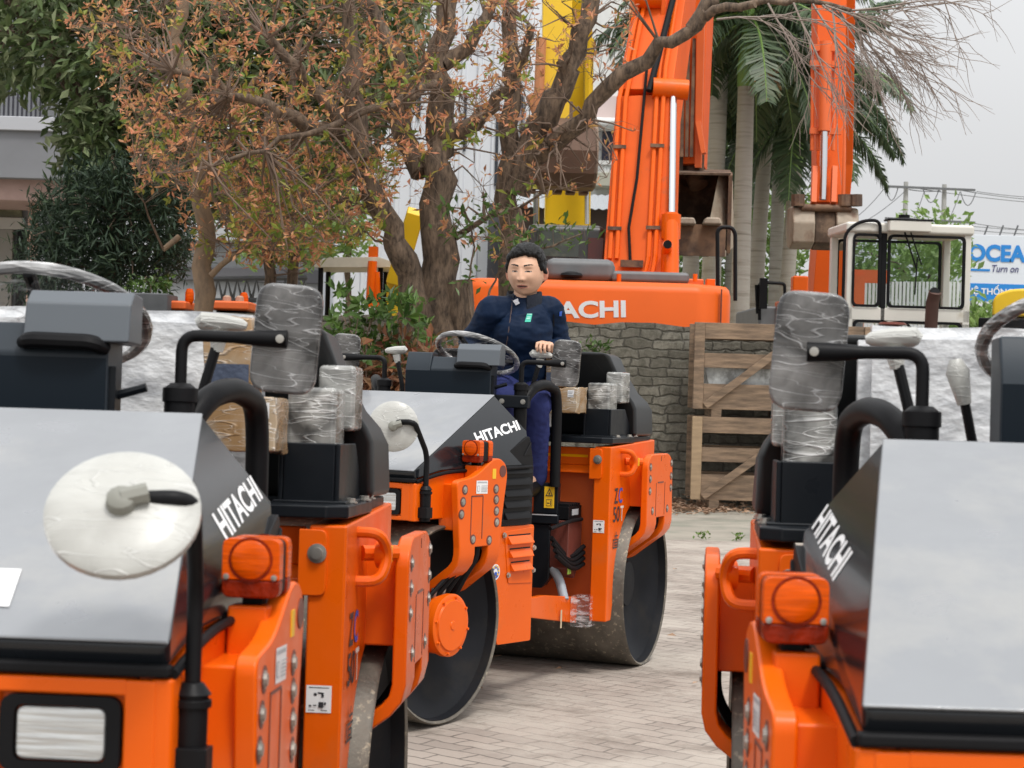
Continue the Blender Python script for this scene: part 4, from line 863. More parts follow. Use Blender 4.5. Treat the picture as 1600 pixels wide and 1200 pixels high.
c0, c1, c2 = EW(1049, 440, 27.4), EW(1049, 335, 27.7), EW(1052, 140, 28.4)
b = new(); tube(b, [c0, c1], .11, 14); tube(b, [c1 - Vector((0, 0, .35)), c1], .14, 14); tube(b, [c2 + Vector((-.30, 0, .02)), c2 + Vector((.22, 0, 0))], .15, 14); cy = obj('boom_cylinder', b, ORANGE, ex)
b = new(); tube(b, [c1, c2], .055, 12); obj('cylinder_rod', b, CHROME, cy)
b = new(); p = EW(1043, 382, 27.3); tube(b, [p + Vector((0, .25, -.5)), p + Vector((0, .2, -.1)), p], .07, 14); tube(b, [p, p + Vector((0, -.05, .0))], .06, 14, mi=1); obj('exhaust_pipe', b, [ORANGE, RUBBER], ex)
# arm and bucket beyond the boom
b = new(); beam(b, EW(1086, -120, 32.0), EW(1079, 262, 31.6), .62, .46, .9, .6, side); ar = obj('arm', b, ORANGE2, ex, bevel=.015)
b = new()
for k in range(4): beam(b, EW(1058 + k * 9, 60, 31.25), EW(1058 + k * 7.5, 245, 31.15), .05, .05, .05, .05, side)
obj('arm_rib', b, RUST, ar)
b = new(); beam(b, EW(1096, 20, 31.2), EW(1091, 262, 31.2), .12, .10, .12, .1, side); beam(b, EW(1091, 190, 31.1), EW(1100, 240, 31.0), .08, .07, .1, .1, side); obj('bucket_link', b, PINK, ar)
b = new(); tube(b, [EW(1078, 255, 31.6), EW(1092, 290, 31.4)], .16, 12); obj('bucket_pin', b, RUST, ar)
cbk = EW(1078, 332, 31.5); bk = bucket(ex, cbk, 1.28, 1.32, 1.3, -1, [RUSTD, RUST, RUSTP], tilt=R_(8), rotz=R_(-6))
xa, za = xz(1020, 398, 30.8); xb, zb = xz(1134, 352, 30.8); b = new(); box(b, xa, xb, 30.75 - y0, 30.80 - y0, za, zb); obj('bucket_floor', b, RUST, bk)
for u in (1072, 1112):
    q = EW(u, 347, 30.7); b = new(); prism(b, [(q.x - .15, q.z - .05), (q.x + .15, q.z - .05), (q.x + .11, q.z + .06), (q.x - .11, q.z + .06)], 'y', q.y - .22, q.y + .1); obj('bucket_tooth', b, RUSTP, bk, bevel=.03)
b = new(); A = [EW(*q) for q in ((1124, 268, 30.95), (1141, 282, 31.3), (1143, 385, 31.3), (1126, 400, 30.9), (1122, 352, 30.8), (1108, 350, 30.75))]; V = [b.verts.new(q) for q in A]; V2 = [b.verts.new(q + Vector((.05, .06, 0))) for q in A]; b.faces.new(V); b.faces.new(V2[::-1])
for i in range(6): b.faces.new((V[i], V2[i], V2[(i + 1) % 6], V[(i + 1) % 6]))
obj('bucket_side', b, RUSTP, bk)
b = new(); tube(b, smooth_path([EW(1122, 470, 26.2), EW(1121, 362, 26.2), EW(1126, 355, 26.2), EW(1143, 355, 26.2), EW(1149, 364, 26.2), EW(1149, 470, 26.2)], .08), .028, 8); obj('guard_rail', b, BLACK, ex)
b = new(); box(b, -1.9, 1.9, -.5, 4.5, 1.1, 1.35); box(b, -.9, .9, .6, 3.5, .5, 1.1)
obj('undercarriage', b, BLACK, ex)
for s in (-1, 1):
    b = new(); prism(b, fillet([(-1.2, 0), (4.8, 0), (4.8, .9), (-1.2, .9)], .4, 6), 'y', 0, .6, Matrix.Translation((s * 1.5 + .3, 0, 0)) @ Matrix.Rotation(0, 4, 'Z') @ Matrix(((0, 1, 0, 0), (1, 0, 0, 0), (0, 0, 1, 0), (0, 0, 0, 1)))); obj('track', b, RUBBER, ex)
# ---- second orange excavator facing the yard
e2 = thing('excavator', 'orange excavator with a narrow worn bucket raised beside the white cab', 'excavator', (W(1280, 500, 37).x, 37, 0)); E2 = Vector(e2.location)
def E2W(u, v, Y): return W(u, v, Y) - E2
b = new(); beam(b, E2W(1283, 520, 37.2), E2W(1305, 250, 36.4), .55, .55, .8, .8); beam(b, E2W(1305, 250, 36.4), E2W(1312, -120, 34.6), .55, .5, .8, .7); bo2 = obj('boom', b, ORANGE2, e2, bevel=.015)
b = new()
for k in (1318, 1309): tube(b, [E2W(k, 60, 34.2), E2W(k, 240, 34.0), E2W(k - 2, 330, 34)], .045, 8)
obj('boom_pipe', b, PINK, bo2)
b = new(); beam(b, E2W(1297, -120, 32.4), E2W(1291, 322, 31.6), .52, .40, .7, .5); ar2 = obj('arm', b, ORANGE2, e2, bevel=.012)
b = new()
for u in (1270, 1279, 1303): tube(b, [E2W(u, 80, 31.3), E2W(u - 1, 235, 31.2)], .03, 8)
for v in (75, 100, 205): box(b, *(lambda p: (p.x - .25, p.x + .25, p.y - .05, p.y + .05, p.z - .05, p.z + .05))(E2W(1290, v, 31.2)))
obj('arm_pipe', b, PINK, ar2)
b = new(); tube(b, [E2W(1290, 65, 31.2), E2W(1288, 205, 31.1)], .10, 12); cy2 = obj('bucket_cylinder', b, PINK, e2)
b = new(); tube(b, [E2W(1288, 205, 31.1), E2W(1286, 312, 31.0)], .06, 12); obj('cylinder_rod', b, CHROME, cy2)
for u in (1272, 1303):
    b = new(); beam(b, E2W(u + 1, 262, 31.2), E2W(u - 1, 318, 31.0), .08, .08, .16, .16); obj('bucket_link', b, PINK, e2)
b = new(); tube(b, [E2W(1252, 324, 31.0), E2W(1330, 326, 31.0)], .06, 12); obj('bucket_pin', b, RUST, e2)
c = E2W(1288, 356, 31.3)
b = new()
pr = [(-.1, .33), (.35, .33), (.5, 0), (.35, -.3), (0, -.36), (-.36, -.27), (-.42, .05), (-.3, .3)]
prism(b, [(c.y + y * .9, c.z + z) for y, z in pr], 'x', c.x - .56, c.x - .20); prism(b, [(c.y + y * .9, c.z + z) for y, z in pr], 'x', c.x + .14, c.x + .50)
prism(b, [(c.y + y * .85 + .04, c.z + z) for y, z in pr], 'x', c.x - .20, c.x + .14, None, 1); obj('bucket', b, [RUSTP, RUSTD], e2, bevel=.03)
b = new()
for u in (1247, 1320, 1337): tube(b, [E2W(u, 322, 31), E2W(u, 304, 31)], .11, 10)
obj('bucket_lug', b, RUST, e2)
xa = E2W(1185, 505, 35).x; xb = E2W(1350, 505, 35).x
b = new(); box(b, xa, xb, -2.0, 1.6, 1.1, E2W(1200, 478, 35).z); obj('upper_body', b, GREYC, e2, bevel=.05)
b = new(); p = E2W(1250, 440, 35); box(b, p.x - .14, p.x + .14, -2.1, -1.8, p.z - .5, p.z + .1); q = E2W(1240, 480, 35); box(b, q.x - .3, q.x + .5, -2.1, -1.7, q.z - .5, q.z + .1); obj('slew_frame', b, ORANGE, e2, bevel=.03)
b = new(); tube(b, smooth_path([E2W(1187, 500, 34.9), E2W(1186, 446, 34.9), E2W(1190, 441, 34.9), E2W(1226, 443, 34.9), E2W(1228, 500, 34.9)], .06), .03, 8); tube(b, [E2W(1184, 490, 34.9), E2W(1182, 445, 34.9)], .035, 6); obj('guard_rail', b, BLACK, e2)
b = new(); box(b, *(lambda p: (p.x - .07, p.x + .07, p.y - .05, p.y + .05, p.z - .35, p.z + .2))(E2W(1193, 452, 34.8))); obj('side_mirror', b, BLACK, e2)
for s in (-1, 1):
    b = new(); prism(b, fillet([(-2.5, 0), (2.0, 0), (2.0, .9), (-2.5, .9)], .4, 5), 'x', s * 1.1 - .3, s * 1.1 + .3); obj('track', b, RUBBER, e2)
b = new(); box(b, -.8, .8, -1.2, 1.2, .5, 1.1); obj('undercarriage', b, BLACK, e2)
# ---- yellow excavator further back
e3 = thing('excavator', 'yellow excavator with a brown bucket held high behind the dark tree limbs', 'excavator', (W(890, 500, 40).x, 40, 0)); E3 = Vector(e3.location)
def E3W(u, v, Y): return W(u, v, Y) - E3
b = new(); beam(b, E3W(884, 470, 40), E3W(888, 220, 39.5), .95, .9, 1.0, 1.0); beam(b, E3W(888, 220, 39.5), E3W(897, -120, 38), .9, .75, 1.0, .8); bo3 = obj('boom', b, YELLOW, e3, bevel=.02)
b = new(); tube(b, [E3W(917, 350, 38.8), E3W(915, 90, 38.5)], .05, 8); tube(b, [E3W(838, 380, 38.8), E3W(838, 300, 38.5)], .06, 8); obj('cylinder_rod', b, CHROME, bo3)
b = new(); tube(b, [E3W(917, 290, 38.8), E3W(921, 60, 38.4)], .09, 8); tube(b, [E3W(861, 300, 39), E3W(866, 40, 38.6)], .06, 8); obj('boom_pipe', b, YELLOW, bo3)
b = new(); beam(b, E3W(872, -120, 36.8), E3W(868, 190, 36.4), .6, .5, .7, .5); ar3 = obj('arm', b, YELLOW, e3, bevel=.02)
b = new(); tube(b, [E3W(846, 60, 36.2), E3W(840, 190, 36.0)], .10, 10); tube(b, [E3W(832, 150, 36.2), E3W(850, 195, 36.0)], .14, 10); obj('bucket_link', b, mat('worn_orange_link', (.45, .18, .07), .6), ar3)
c = E3W(876, 240, 36.2); bk3 = bucket(e3, c, 1.25, 1.28, 1.1, 1, [mat('brown_bucket', (.115, .065, .042), .7, var=.25, vscale=2), mat('brown_bucket_side', (.26, .19, .14), .7, var=.3), RUST], tilt=R_(-8), rotz=R_(4))
b = new(); xa = E3W(820, 505, 40).x; box(b, xa - 1, xa + 2.2, -.5, 3.5, .9, 2.3); obj('upper_body', b, YELLOW, e3, bevel=.08)
for s in (-1, 1):
    b = new(); prism(b, fillet([(-2.5, 0), (3.0, 0), (3.0, .9), (-2.5, .9)], .4, 5), 'x', s * 1.2 - .35, s * 1.2 + .35); obj('track', b, RUBBER, e3)
# ---- small yellow digger with a cream canopy, left of the tree trunk
sd_ = thing('mini_excavator', 'small yellow digger under a flat cream canopy roof, left of the leaning trunk', 'excavator', (W(560, 500, 30).x, 30, 0)); S0 = Vector(sd_.location)
def SW(u, v, Y): return W(u, v, Y) - S0
pA, pB = SW(492, 412, 29.4), SW(618, 410, 29.4); b = new()
prism(b, fillet([(pA.x, pA.z - .06), (pB.x, pB.z - .08), (pB.x - .03, pB.z), (pB.x - .25, pB.z + .07), (pA.x + .25, pA.z + .10), (pA.x - .02, pA.z + .02)], .03, 3), 'y', -.7, .8); obj('canopy', b, mat('cream_plastic', (.52, .48, .38), .5, var=.1), sd_, bevel=.03)
for u in (503, 596):
    p = SW(u, 412, 29.6)
    for y in (-.55, .65): b = new(); tube(b, [(p.x, y, 1.0), (p.x, y, p.z - .03)], .04, 8); obj('canopy_post', b, BLACK, sd_)
p0, p1 = SW(603, 500, 29.2), SW(634, 432, 29.2); b = new(); box(b, p0.x, p1.x, -.9, .3, .9, p1.z); obj('arm_base', b, YELLOW, sd_, bevel=.03)
b = new(); beam(b, SW(618, 440, 29.0), SW(650, 330, 28.6), .28, .26, .35, .3); obj('boom', b, YELLOW, sd_, bevel=.02)
b = new(); tube(b, [SW(578, 480, 29.2), SW(582, 408, 29.2)], .07, 8); tube(b, [SW(590, 480, 29.2), SW(588, 425, 29.2)], .05, 8); p = SW(578, 392, 29.4); box(b, p.x - .06, p.x + .08, -.1, .1, p.z - .07, p.z + .10); obj('hydraulic_cylinder', b, ORANGE, sd_)
b = new(); box(b, pA.x + .2, pB.x - .3, -.6, 1.0, .5, 1.5); obj('body', b, YELLOW, sd_, bevel=.08)
for s in (-1, 1):
    b = new(); prism(b, fillet([(-.9, 0), (1.2, 0), (1.2, .5), (-.9, .5)], .2, 5), 'x', s * .7 - .2, s * .7 + .2); obj('track', b, RUBBER, sd_)
# ---- two parked orange machines with beacons behind the wall at the left
for k, (u0, u1, ub, vb, lab) in enumerate(((264, 302, 296, 462, 'orange machine roof with an amber beacon, left of the pale trunk behind the wall'), (336, 398, 381, 468, 'orange machine roof with an amber beacon, right of the pale trunk behind the wall'))):
    pa, pb = W(u0, 474, 26), W(u1, 474, 26); t = thing('parked_roller', lab, 'road roller', ((pa.x + pb.x) / 2, 26, 0), group='orange machines parked behind the wall')
    hw = (pb.x - pa.x) / 2; z = pa.z
    b = new(); box(b, -hw, hw, -.6, .9, z - .10, z + .02); obj('roof', b, PINK, t, bevel=.03)
    b = new(); box(b, -hw * .8, hw * .8, -.3, .8, .7, z - .10); obj('body', b, BLACK, t, bevel=.03)
    for y in (-.3, .7): b = new(); tube(b, [(-hw, y, .42), (hw, y, .42)], .42, 24); obj('drum', b, STEEL, t)
    p = W(ub, vb, 25.8) - Vector(t.location); b = new(); lathe(b, [(.045, -.10), (.06, -.06), (.058, .04), (.04, .09), (0, .10)], (p.x, -.2, p.z), (0, 0, 1), 14); tube(b, [(p.x, -.2, z - .02), (p.x, -.2, p.z - .08)], .04, 8); obj('beacon', b, AMBER, t)
    if k:
        b = new(); 
        for dx in (-.22, -.05, .08): lathe(b, [(.06, 0), (.055, .06), (.03, .08), (0, .08)], (dx * 1.3, -.3, z + .02), (0, 0, 1), 8)
        obj('roof_fitting', b, mat('pale_rust', (.40, .25, .18), .7), t)
# ---- cream cab of an old roller at the right
CREAM = mat('cream_cab_paint', (.64, .62, .56), .5, var=.08, vscale=2, second=(.40, .34, .24), sscale=2.5, slo=.6, shi=.78)
yc = R_(3); cc = thing('cab_roller', 'old cream white machine cab with wide windows and a brown exhaust stack, behind the wall', 'road roller', (W(1402, 505, 26.4).x, 26.4, 0), (0, 0, yc))
zt_ = W(1400, 352, 26.2).z; zb_ = 1.35; hw, hd = .84, .55
def cabbox(name, x0, x1, y0_, y1_, z0, z1, m=CREAM, bevel=.015, parent=None):
    b = new(); box(b, x0, x1, y0_, y1_, z0, z1); return obj(name, b, m, parent or cc, bevel=bevel)
cabbox('roof', -hw - .03, hw + .03, -hd - .04, hd + .04, zt_ - .14, zt_, bevel=.04)
for x in (-hw, hw - .10):
    for y in (-hd, hd - .10): cabbox('pillar', x, x + .10, y, y + .10, 1.5, zt_ - .13)
cabbox('pillar', -.38, -.30, -hd, -hd + .06, 2.35, zt_ - .13, RUBBER)
zs_ = W(1400, 485, 26.2).z
for y in (-hd, hd - .04): cabbox('waist_rail', -hw, hw, y, y + .04, zs_ - .16, zs_ + .02)
for x in (-hw, hw - .04): cabbox('waist_rail', x, x + .04, -hd, hd, zs_ - .16, zs_ + .02)
for x in (-.28, .74): cabbox('lower_post', x, x + .10, -hd, -hd + .05, 1.5, zs_ - .16)
cabbox('lower_body', -hw, hw, -hd, hd, 1.0, 1.9)
def framewin(x0, x1, y, z0, z1):
    ro = fillet([(x0, z0), (x1, z0), (x1, z1), (x0, z1)], .08, 4); ri = fillet([(x0 + .035, z0 + .035), (x1 - .035, z0 + .035), (x1 - .035, z1 - .035), (x0 + .035, z1 - .035)], .06, 4); b = new()
    for yy in (y - .012, y + .03):
        A = [b.verts.new((x, yy, z)) for x, z in ro]; B = [b.verts.new((x, yy, z)) for x, z in ri]
        for i in range(len(A)): b.faces.new((A[i], A[(i + 1) % len(A)], B[(i + 1) % len(A)], B[i]))
    f = obj('window_seal', b, RUBBER, cc); b = new(); b.faces.new([b.verts.new((x, y, z)) for x, z in ri]); obj('window_glass', b, GLASS, f)
framewin(-.29, hw - .08, -hd - .003, zs_ + .02, zt_ - .15); framewin(-hw + .07, -.38, -hd - .003, zs_ + .02, zt_ - .15)
framewin(-.18, hw - .1, -hd - .003, 1.93, zs_ - .15); framewin(-hw + .1, -.30, -hd - .003, 1.93, zs_ - .15)
framewin(-hw + .1, hw - .1, hd + .003, zs_ + .02, zt_ - .15)
cabbox('visor', -.32, .25, -hd - .16, -hd, zt_ - .12, zt_ + .03, bevel=.02); cabbox('visor_edge', -.34, .27, -hd - .17, -hd + .1, zt_ + .025, zt_ + .05, RUBBER)
b = new(); lathe(b, [(.19, 0), (.19, .02), (.12, .04), (.075, .045), (.075, .085), (0, .09)], (-.02, -.3, zt_ + .05), (0, 0, 1), 24); obj('roof_vent', b, RUBBER, cc)
b = new(); tube(b, smooth_path([(-hw - .05, -hd - .05, 2.0), (-hw - .05, -hd - .05, zt_ - .15), (-hw + .15, -hd - .05, zt_ + .01), (-.42, -hd - .07, zt_ + .03), (-.42, -hd - .07, zt_ - .2)], .12), .022, 8); obj('roof_cable', b, RUBBER, cc)
b = new(); tube(b, [(.20, -hd - .35, 1.6), (.235, -hd - .35, 2.62), (.245, -hd - .42, 2.76)], [.085, .085, .08], 14); tube(b, [(.245, -hd - .42, 2.76), (.246, -hd - .435, 2.765)], [.07, .06], 14, mi=1); obj('exhaust_stack', b, [mat('brown_rust_pipe', (.075, .035, .025), .7, var=.25), RUBBER], cc)
b = new(); tube(b, [(-.28, -hd - .3, 1.6), (-.28, -hd - .3, 2.30)], .09, 12); lathe(b, [(.10, 0), (.20, .02), (.16, .05), (0, .06)], (-.28, -hd - .3, 2.30), (0, 0, 1), 16); obj('air_cleaner', b, MAROON, cc)
sc2 = Vector((-.02, 0, 2.28)); b = new(); tube(b, [sc2 + Vector((.22 * math.cos(a), .12 * math.sin(a), .13 * math.sin(a))) for a in [2 * math.pi * k / 24 for k in range(24)]], .018, 6, closed=True); tube(b, [sc2, sc2 - Vector((0, -.05, .4))], .03, 6); tube(b, [sc2 + Vector((-.2, 0, 0)), sc2 + Vector((.2, 0, 0))], .02, 6); obj('steering_wheel', b, BLACK, cc)
b = new(); tube(b, [(-.10, -hd - .03, zt_ - .06), (.10, -hd - .03, zt_ - .62)], .012, 6); tube(b, [(-.02, -hd - .03, zt_ - .06), (.16, -hd - .03, zt_ - .55)], .010, 6); tube(b, [(.10, -hd - .035, zt_ - .45), (.08, -hd - .035, zt_ - .95)], .010, 6); obj('wiper', b, RUBBER, cc)
for y in (-1.5, 1.5): b = new(); tube(b, [(-.95, y, .62), (.95, y, .62)], .62, 32); obj('drum', b, STEEL, cc)
cabbox('chassis', -.7, .7, -1.4, 1.5, .55, 1.3, mat('rust_frame', (.20, .09, .05), .7, var=.3))
# ---- yellow machine at the right frame edge
ym = thing('wheel_loader', 'yellow machine with rounded hood at the right end of the wall', 'loader', (W(1640, 500, 27).x, 27, 0), (0, 0, -.25)); Y0 = Vector(ym.location)
def YW(u, v, Y): return W(u, v, Y) - Y0
pa = YW(1568, 495, 26.5); pt_ = YW(1590, 452, 26.5)
b = new(); prism(b, fillet([(pa.x, pa.z), (pa.x, pt_.z - .1), (pa.x + .22, pt_.z), (1.6, pt_.z + .1), (1.6, pa.z)], [0, .2, .2, .1, 0], 5), 'y', -.7, 1.6); obj('hood', b, YELLOW, ym, bevel=.04)
pd = YW(1547, 508, 26.5); b = new(); box(b, pd.x, 1.5, -.8, 1.6, .8, YW(1560, 497, 26.5).z); obj('chassis', b, BLACK, ym, bevel=.02)
pc = YW(1597, 370, 27.5); b = new(); box(b, pc.x - .02, pc.x + .10, .3, .45, pt_.z - .1, pc.z); obj('cab_frame', b, YELLOW, ym, bevel=.02)
for x in (-.15, 1.5): b = new(); tube(b, [(x - .2, .2, .7), (x + .2, .2, .7)], .7, 24); obj('wheel', b, RUBBER, ym)
# ================================================================ billboard, poles, buildings
bb = thing('billboard', 'white and blue billboard lettered OCEAN beyond the wall', 'billboard', (W(1600, 500, 62).x, 62, 0)); B0 = Vector(bb.location)
def BW(u, v, Y): return W(u, v, Y) - B0
pa, pb = BW(1505, 470, 62), BW(1505, 366, 62); xw = pa.x + 4.6
b = new(); box(b, pa.x, xw, 0, .18, pa.z, pb.z); obj('panel', b, mat('billboard_white', (.68, .72, .78), .5), bb, bevel=.01)
def bq(u0, u1, v0, v1):   # quad on the panel face
    l, r = BW(u0, v1, 62), BW(u1, v0, 62); d = .0285; return [Vector((l.x, -.01, l.z)), Vector((r.x, -.01, l.z)), Vector((r.x, -.01, r.z)), Vector((l.x, -.01, r.z))]
CY = mat('billboard_blue', (.012, .22, .62), .5)
q = BW(1505, 442, 62); b = new(); box(b, pa.x - .005, xw, -.012, .0, pa.z, q.z); obj('blue_band', b, CY, bb)
b = new(); lettering(b, 'OCEAN', bq(1513, 1626, 384, 408), .01, bold=.045); obj('big_lettering', b, CY, bb, flat=True, recalc=False)
b = new(); lettering(b, 'Turn on', bq(1550, 1592, 415, 425), .01, shear=.25); decal(b, bq(1513, 1547, 420.5, 423), [(0, 0, 1, 1, 1)], .01); obj('slogan', b, [mat('slogan_navy', (.05, .05, .16), .5), CY], bb, flat=True, recalc=False)
b = new(); lettering(b, 'HỆ THỐNG ANH', bq(1511, 1618, 447, 462), .016, bold=.02); obj('band_lettering', b, WHITE, bb, flat=True, recalc=False)
for x in (pa.x + .4, xw - .4): b = new(); tube(b, [(x, .3, 0), (x, .3, pb.z)], .10, 8); obj('post', b, GREYC, bb)
fe = thing('barbed_wire_fence', 'thin barbed wire on slanted posts above the billboard', 'fence', (W(1560, 500, 63.5).x, 63.5, 0)); F0 = Vector(fe.location)
for u in (1517, 1541, 1565, 1588, 1612):
    b = new(); tube(b, [W(u - 4, 500, 63.5) - F0, W(u - 3, 368, 63.5) - F0, W(u + 3, 352, 63.5) - F0], .03, 6); obj('post', b, GREYC, fe)
b = new()
for dv in (0, 6): tube(b, [W(1500, 354 + dv - 2, 63.5) - F0, W(1560, 357 + dv, 63.5) - F0, W(1625, 361 + dv, 63.5) - F0], .012, 5)
obj('wire', b, GREYC, fe)
CONC = mat('pole_concrete', (.36, .36, .34), .8)
upz = W(1415, 285, 85).z
def pole(u, v, lab):
    p = W(u, v, 85); t = thing('utility_pole', lab, 'utility pole', (p.x, 85, 0), group='power poles'); b = new(); tube(b, [(0, 0, 0), (0, 0, p.z)], [.16, .10], 10); obj('shaft', b, CONC, t); return t, p
t1, p1 = pole(1416, 284, 'left of two grey power poles rising beyond the cream cab'); t2, p2 = pole(1476, 288, 'right of two grey power poles rising beyond the cream cab')
def between(u, v): return W(u, v, 84.8)
for va, vb, lab in ((291, 297, 'upper dark crossarm joining the two power poles near their tops'), (341, 348, 'lower dark crossarm joining the two power poles above the cab roof')):
    b = new(); beam(b, between(1383, va), between(1524, vb), .10, .10, .10, .10, (0, 1, 0)); tag(obj('power_line_crossarm', b, GREYC), lab, 'crossarm', 'crossarms on the power poles')
b = new()
def sag(a, c, d, n=10): return [a.lerp(c, i / n) - Vector((0, 0, d * 4 * (i / n) * (1 - i / n))) for i in range(n + 1)]
for (a, c, d) in (((1384, 292), (1404, 291), .6), ((1443, 296), (1468, 294), .6), ((1501, 299), (1525, 300), .6), ((1420, 296), (1470, 298), .05)): tube(b, sag(between(*a), between(*c), d), .022, 5)
for (a, c) in (((1500, 297), (1700, 316)), ((1526, 299), (1700, 309)), ((1420, 292), (1700, 322)), ((1383, 293), (1330, 345)), ((1415, 298), (1340, 352)), ((1444, 300), (1420, 360)), ((1500, 300), (1478, 352)), ((1523, 349), (1700, 362))): tube(b, sag(between(*a), W(c[0], c[1], 84.8), .12), .017, 5)
tag(obj('power_line', b, GREYC), 'thin sagging power lines strung from the crossarms', 'power line')
# ---- left building with the railed balcony
CONCW = mat('grey_render', (.19, .195, .21), .8, var=.1, vscale=1); PKS = mat('pink_soffit', (.36, .245, .215), .8, var=.1); BRICKP = mat('pinkish_tile', (.42, .27, .21), .7, var=.2, vscale=8)
lb = thing('office_building', 'grey concrete building with a dark railed balcony at the left frame edge', 'building', (W(0, 500, 44).x, 44, 0)); L0 = Vector(lb.location)
def LW(u, v, Y): return W(u, v, Y) - L0
def lbox(name, u0, u1, v0, v1, Ya, Yb, m, bevel=.02, parent=None):
    p, q = LW(u0, v1, Ya), LW(u1, v0, Ya); b = new(); box(b, p.x, q.x, Ya - 44, Yb - 44, p.z, q.z); return obj(name, b, m, parent or lb, bevel=bevel)
lbox('wall', -340, 62, -120, 560, 46.2, 52, CONCW)
lbox('balcony_slab', -340, 112, 192, 268, 43, 46.1, CONCW)
lbox('ledge', -340, 84, 183, 193, 42.9, 43.3, mat('white_ledge', (.42, .43, .46), .6))
lbox('soffit', -340, 108, 266, 303, 43.3, 46.1, PKS)
lbox('column', 38, 51, 300, 520, 44, 44.6, BRICKP)
lbox('window', -60, 34, 306, 338, 46.05, 46.15, mat('olive_dark_glass', (.10, .10, .06), .15, second=(.22, .22, .14), sscale=1.5)); lbox('window_band', -60, 36, 340, 356, 46, 46.15, mat('pale_band', (.45, .44, .42), .6)); lbox('doorway', 22, 36, 358, 520, 46.0, 46.15, BLACK); lbox('door_panel', -60, 20, 358, 520, 46.0, 46.15, mat('grey_door', (.25, .24, .22), .6))
b = new()
for k in range(46): 
    p = LW(-250 + k * 7.1, 183, 43.1); q = LW(-250 + k * 7.1, 128, 43.1); box(b, p.x - .02, p.x + .02, -.92, -.88, p.z, q.z)
p, q = LW(-260, 128, 43.1), LW(78, 131, 43.1); box(b, p.x, q.x, -.94, -.86, q.z - .03, q.z + .05); obj('balcony_railing', b, mat('dark_railing', (.02, .02, .03), .5), lb)
# ---- pale ribbed hall behind the trees
gb = thing('ribbed_hall', 'tall pale building of white ribbed cladding with narrow dark windows behind the trunks', 'building', (W(700, 500, 56).x, 56, 0)); G0 = Vector(gb.location)
def GW(u, v, Y): return W(u, v, Y) - G0
CLAD = mat('white_cladding', (.66, .68, .72), .5, var=.05, vscale=.5)
p, q = GW(520, 500, 56), GW(832, -80, 56); b = new(); x = p.x; zig = []
pts = []
while x < q.x: pts += [(x, 0), (x + .28, 0), (x + .32, -.07), (x + .42, -.07), (x + .46, 0)]; x += .46
prism(b, pts + [(q.x, 8), (p.x, 8)], 'z', 0, q.z); obj('wall', b, CLAD, gb, flat=True)
for (u0, u1, v0, v1) in ((651, 658, 135, 185), (723, 730, 148, 236), (772, 780, 178, 290), (812, 818, 150, 260)):
    p, q = GW(u0, v1, 55.9), GW(u1, v0, 55.9); b = new(); box(b, p.x, q.x, -.12, -.04, p.z, q.z); obj('window', b, mat('dark_slot_glass', (.03, .035, .045), .15), gb)
p, q = GW(758, 520, 55), GW(800, 318, 55); b = new(); box(b, p.x, q.x, -1.0, -.1, 0, q.z); obj('dark_porch', b, mat('dark_grey_porch', (.07, .07, .08), .7), gb, bevel=.02)
# ---- colonial white house and low shed right of it
hb = thing('white_house', 'white house with a moulded cornice and balustrade behind the yellow boom', 'building', (W(945, 500, 62).x, 62, 0)); H0 = Vector(hb.location)
def HB(name, u0, u1, v0, v1, Ya, Yb, m, bevel=.02):
    p, q = W(u0, v1, Ya) - H0, W(u1, v0, Ya) - H0; b = new(); box(b, p.x, q.x, Ya - 62, Yb - 62, p.z, q.z); return obj(name, b, m, hb, bevel=bevel)
WH = mat('white_render', (.68, .68, .66), .7, var=.05)
HB('wall', 905, 992, -80, 500, 62, 70, WH); HB('cornice', 895, 968, 183, 198, 61, 62, WH, .15); HB('upper_band', 895, 990, 150, 183, 61.7, 62, mat('pinkish_render', (.62, .50, .48), .7)); HB('window', 940, 962, 205, 250, 61.85, 62.05, mat('dark_house_glass', (.035, .035, .06), .2)); HB('balcony', 930, 975, 270, 290, 61, 62, mat('cream_render', (.45, .44, .36), .7))
b = new()
for u in range(940, 970, 5): 
    p, q = W(u, 272, 61.1) - H0, W(u, 256, 61.1) - H0; lathe(b, [(.05, 0), (.07, .1), (.04, .25), (.05, q.z - p.z)], p, (0, 0, 1), 8)
p, q = W(930, 257, 61.1) - H0, W(975, 252, 61.1) - H0; box(b, p.x, q.x, p.y - .1, p.y + .1, p.z, q.z); obj('balustrade', b, WH, hb)
sh = thing('shed', 'low brown shed under a grey ribbed metal roof behind the excavators', 'building', (W(890, 500, 52).x, 52, 0)); H1 = Vector(sh.location)
p, q = W(795, 520, 52) - H1, W(1010, 328, 52) - H1; b = new(); box(b, p.x, q.x, 0, 5, 0, q.z); obj('wall', b, mat('brown_shed_wall', (.10, .075, .068), .8), sh)
b = new(); z0, z1 = (W(900, 328, 51.5) - H1).z, (W(900, 300, 51.5) - H1).z; x = p.x - .2
while x < q.x + .2:
    v = [(x, -.7, z0), (x + .10, -.7, z0 + .04), (x + .2, -.7, z0), (x + .2, 2.5, z1 + .2), (x + .10, 2.5, z1 + .24), (x, 2.5, z1 + .2)]; V = [b.verts.new(k) for k in v]; b.faces.new((V[0], V[1], V[4], V[5])); b.faces.new((V[1], V[2], V[3], V[4])); x += .2
obj('roof', b, mat('grey_metal_roof', (.36, .38, .40), .5), sh, flat=True)
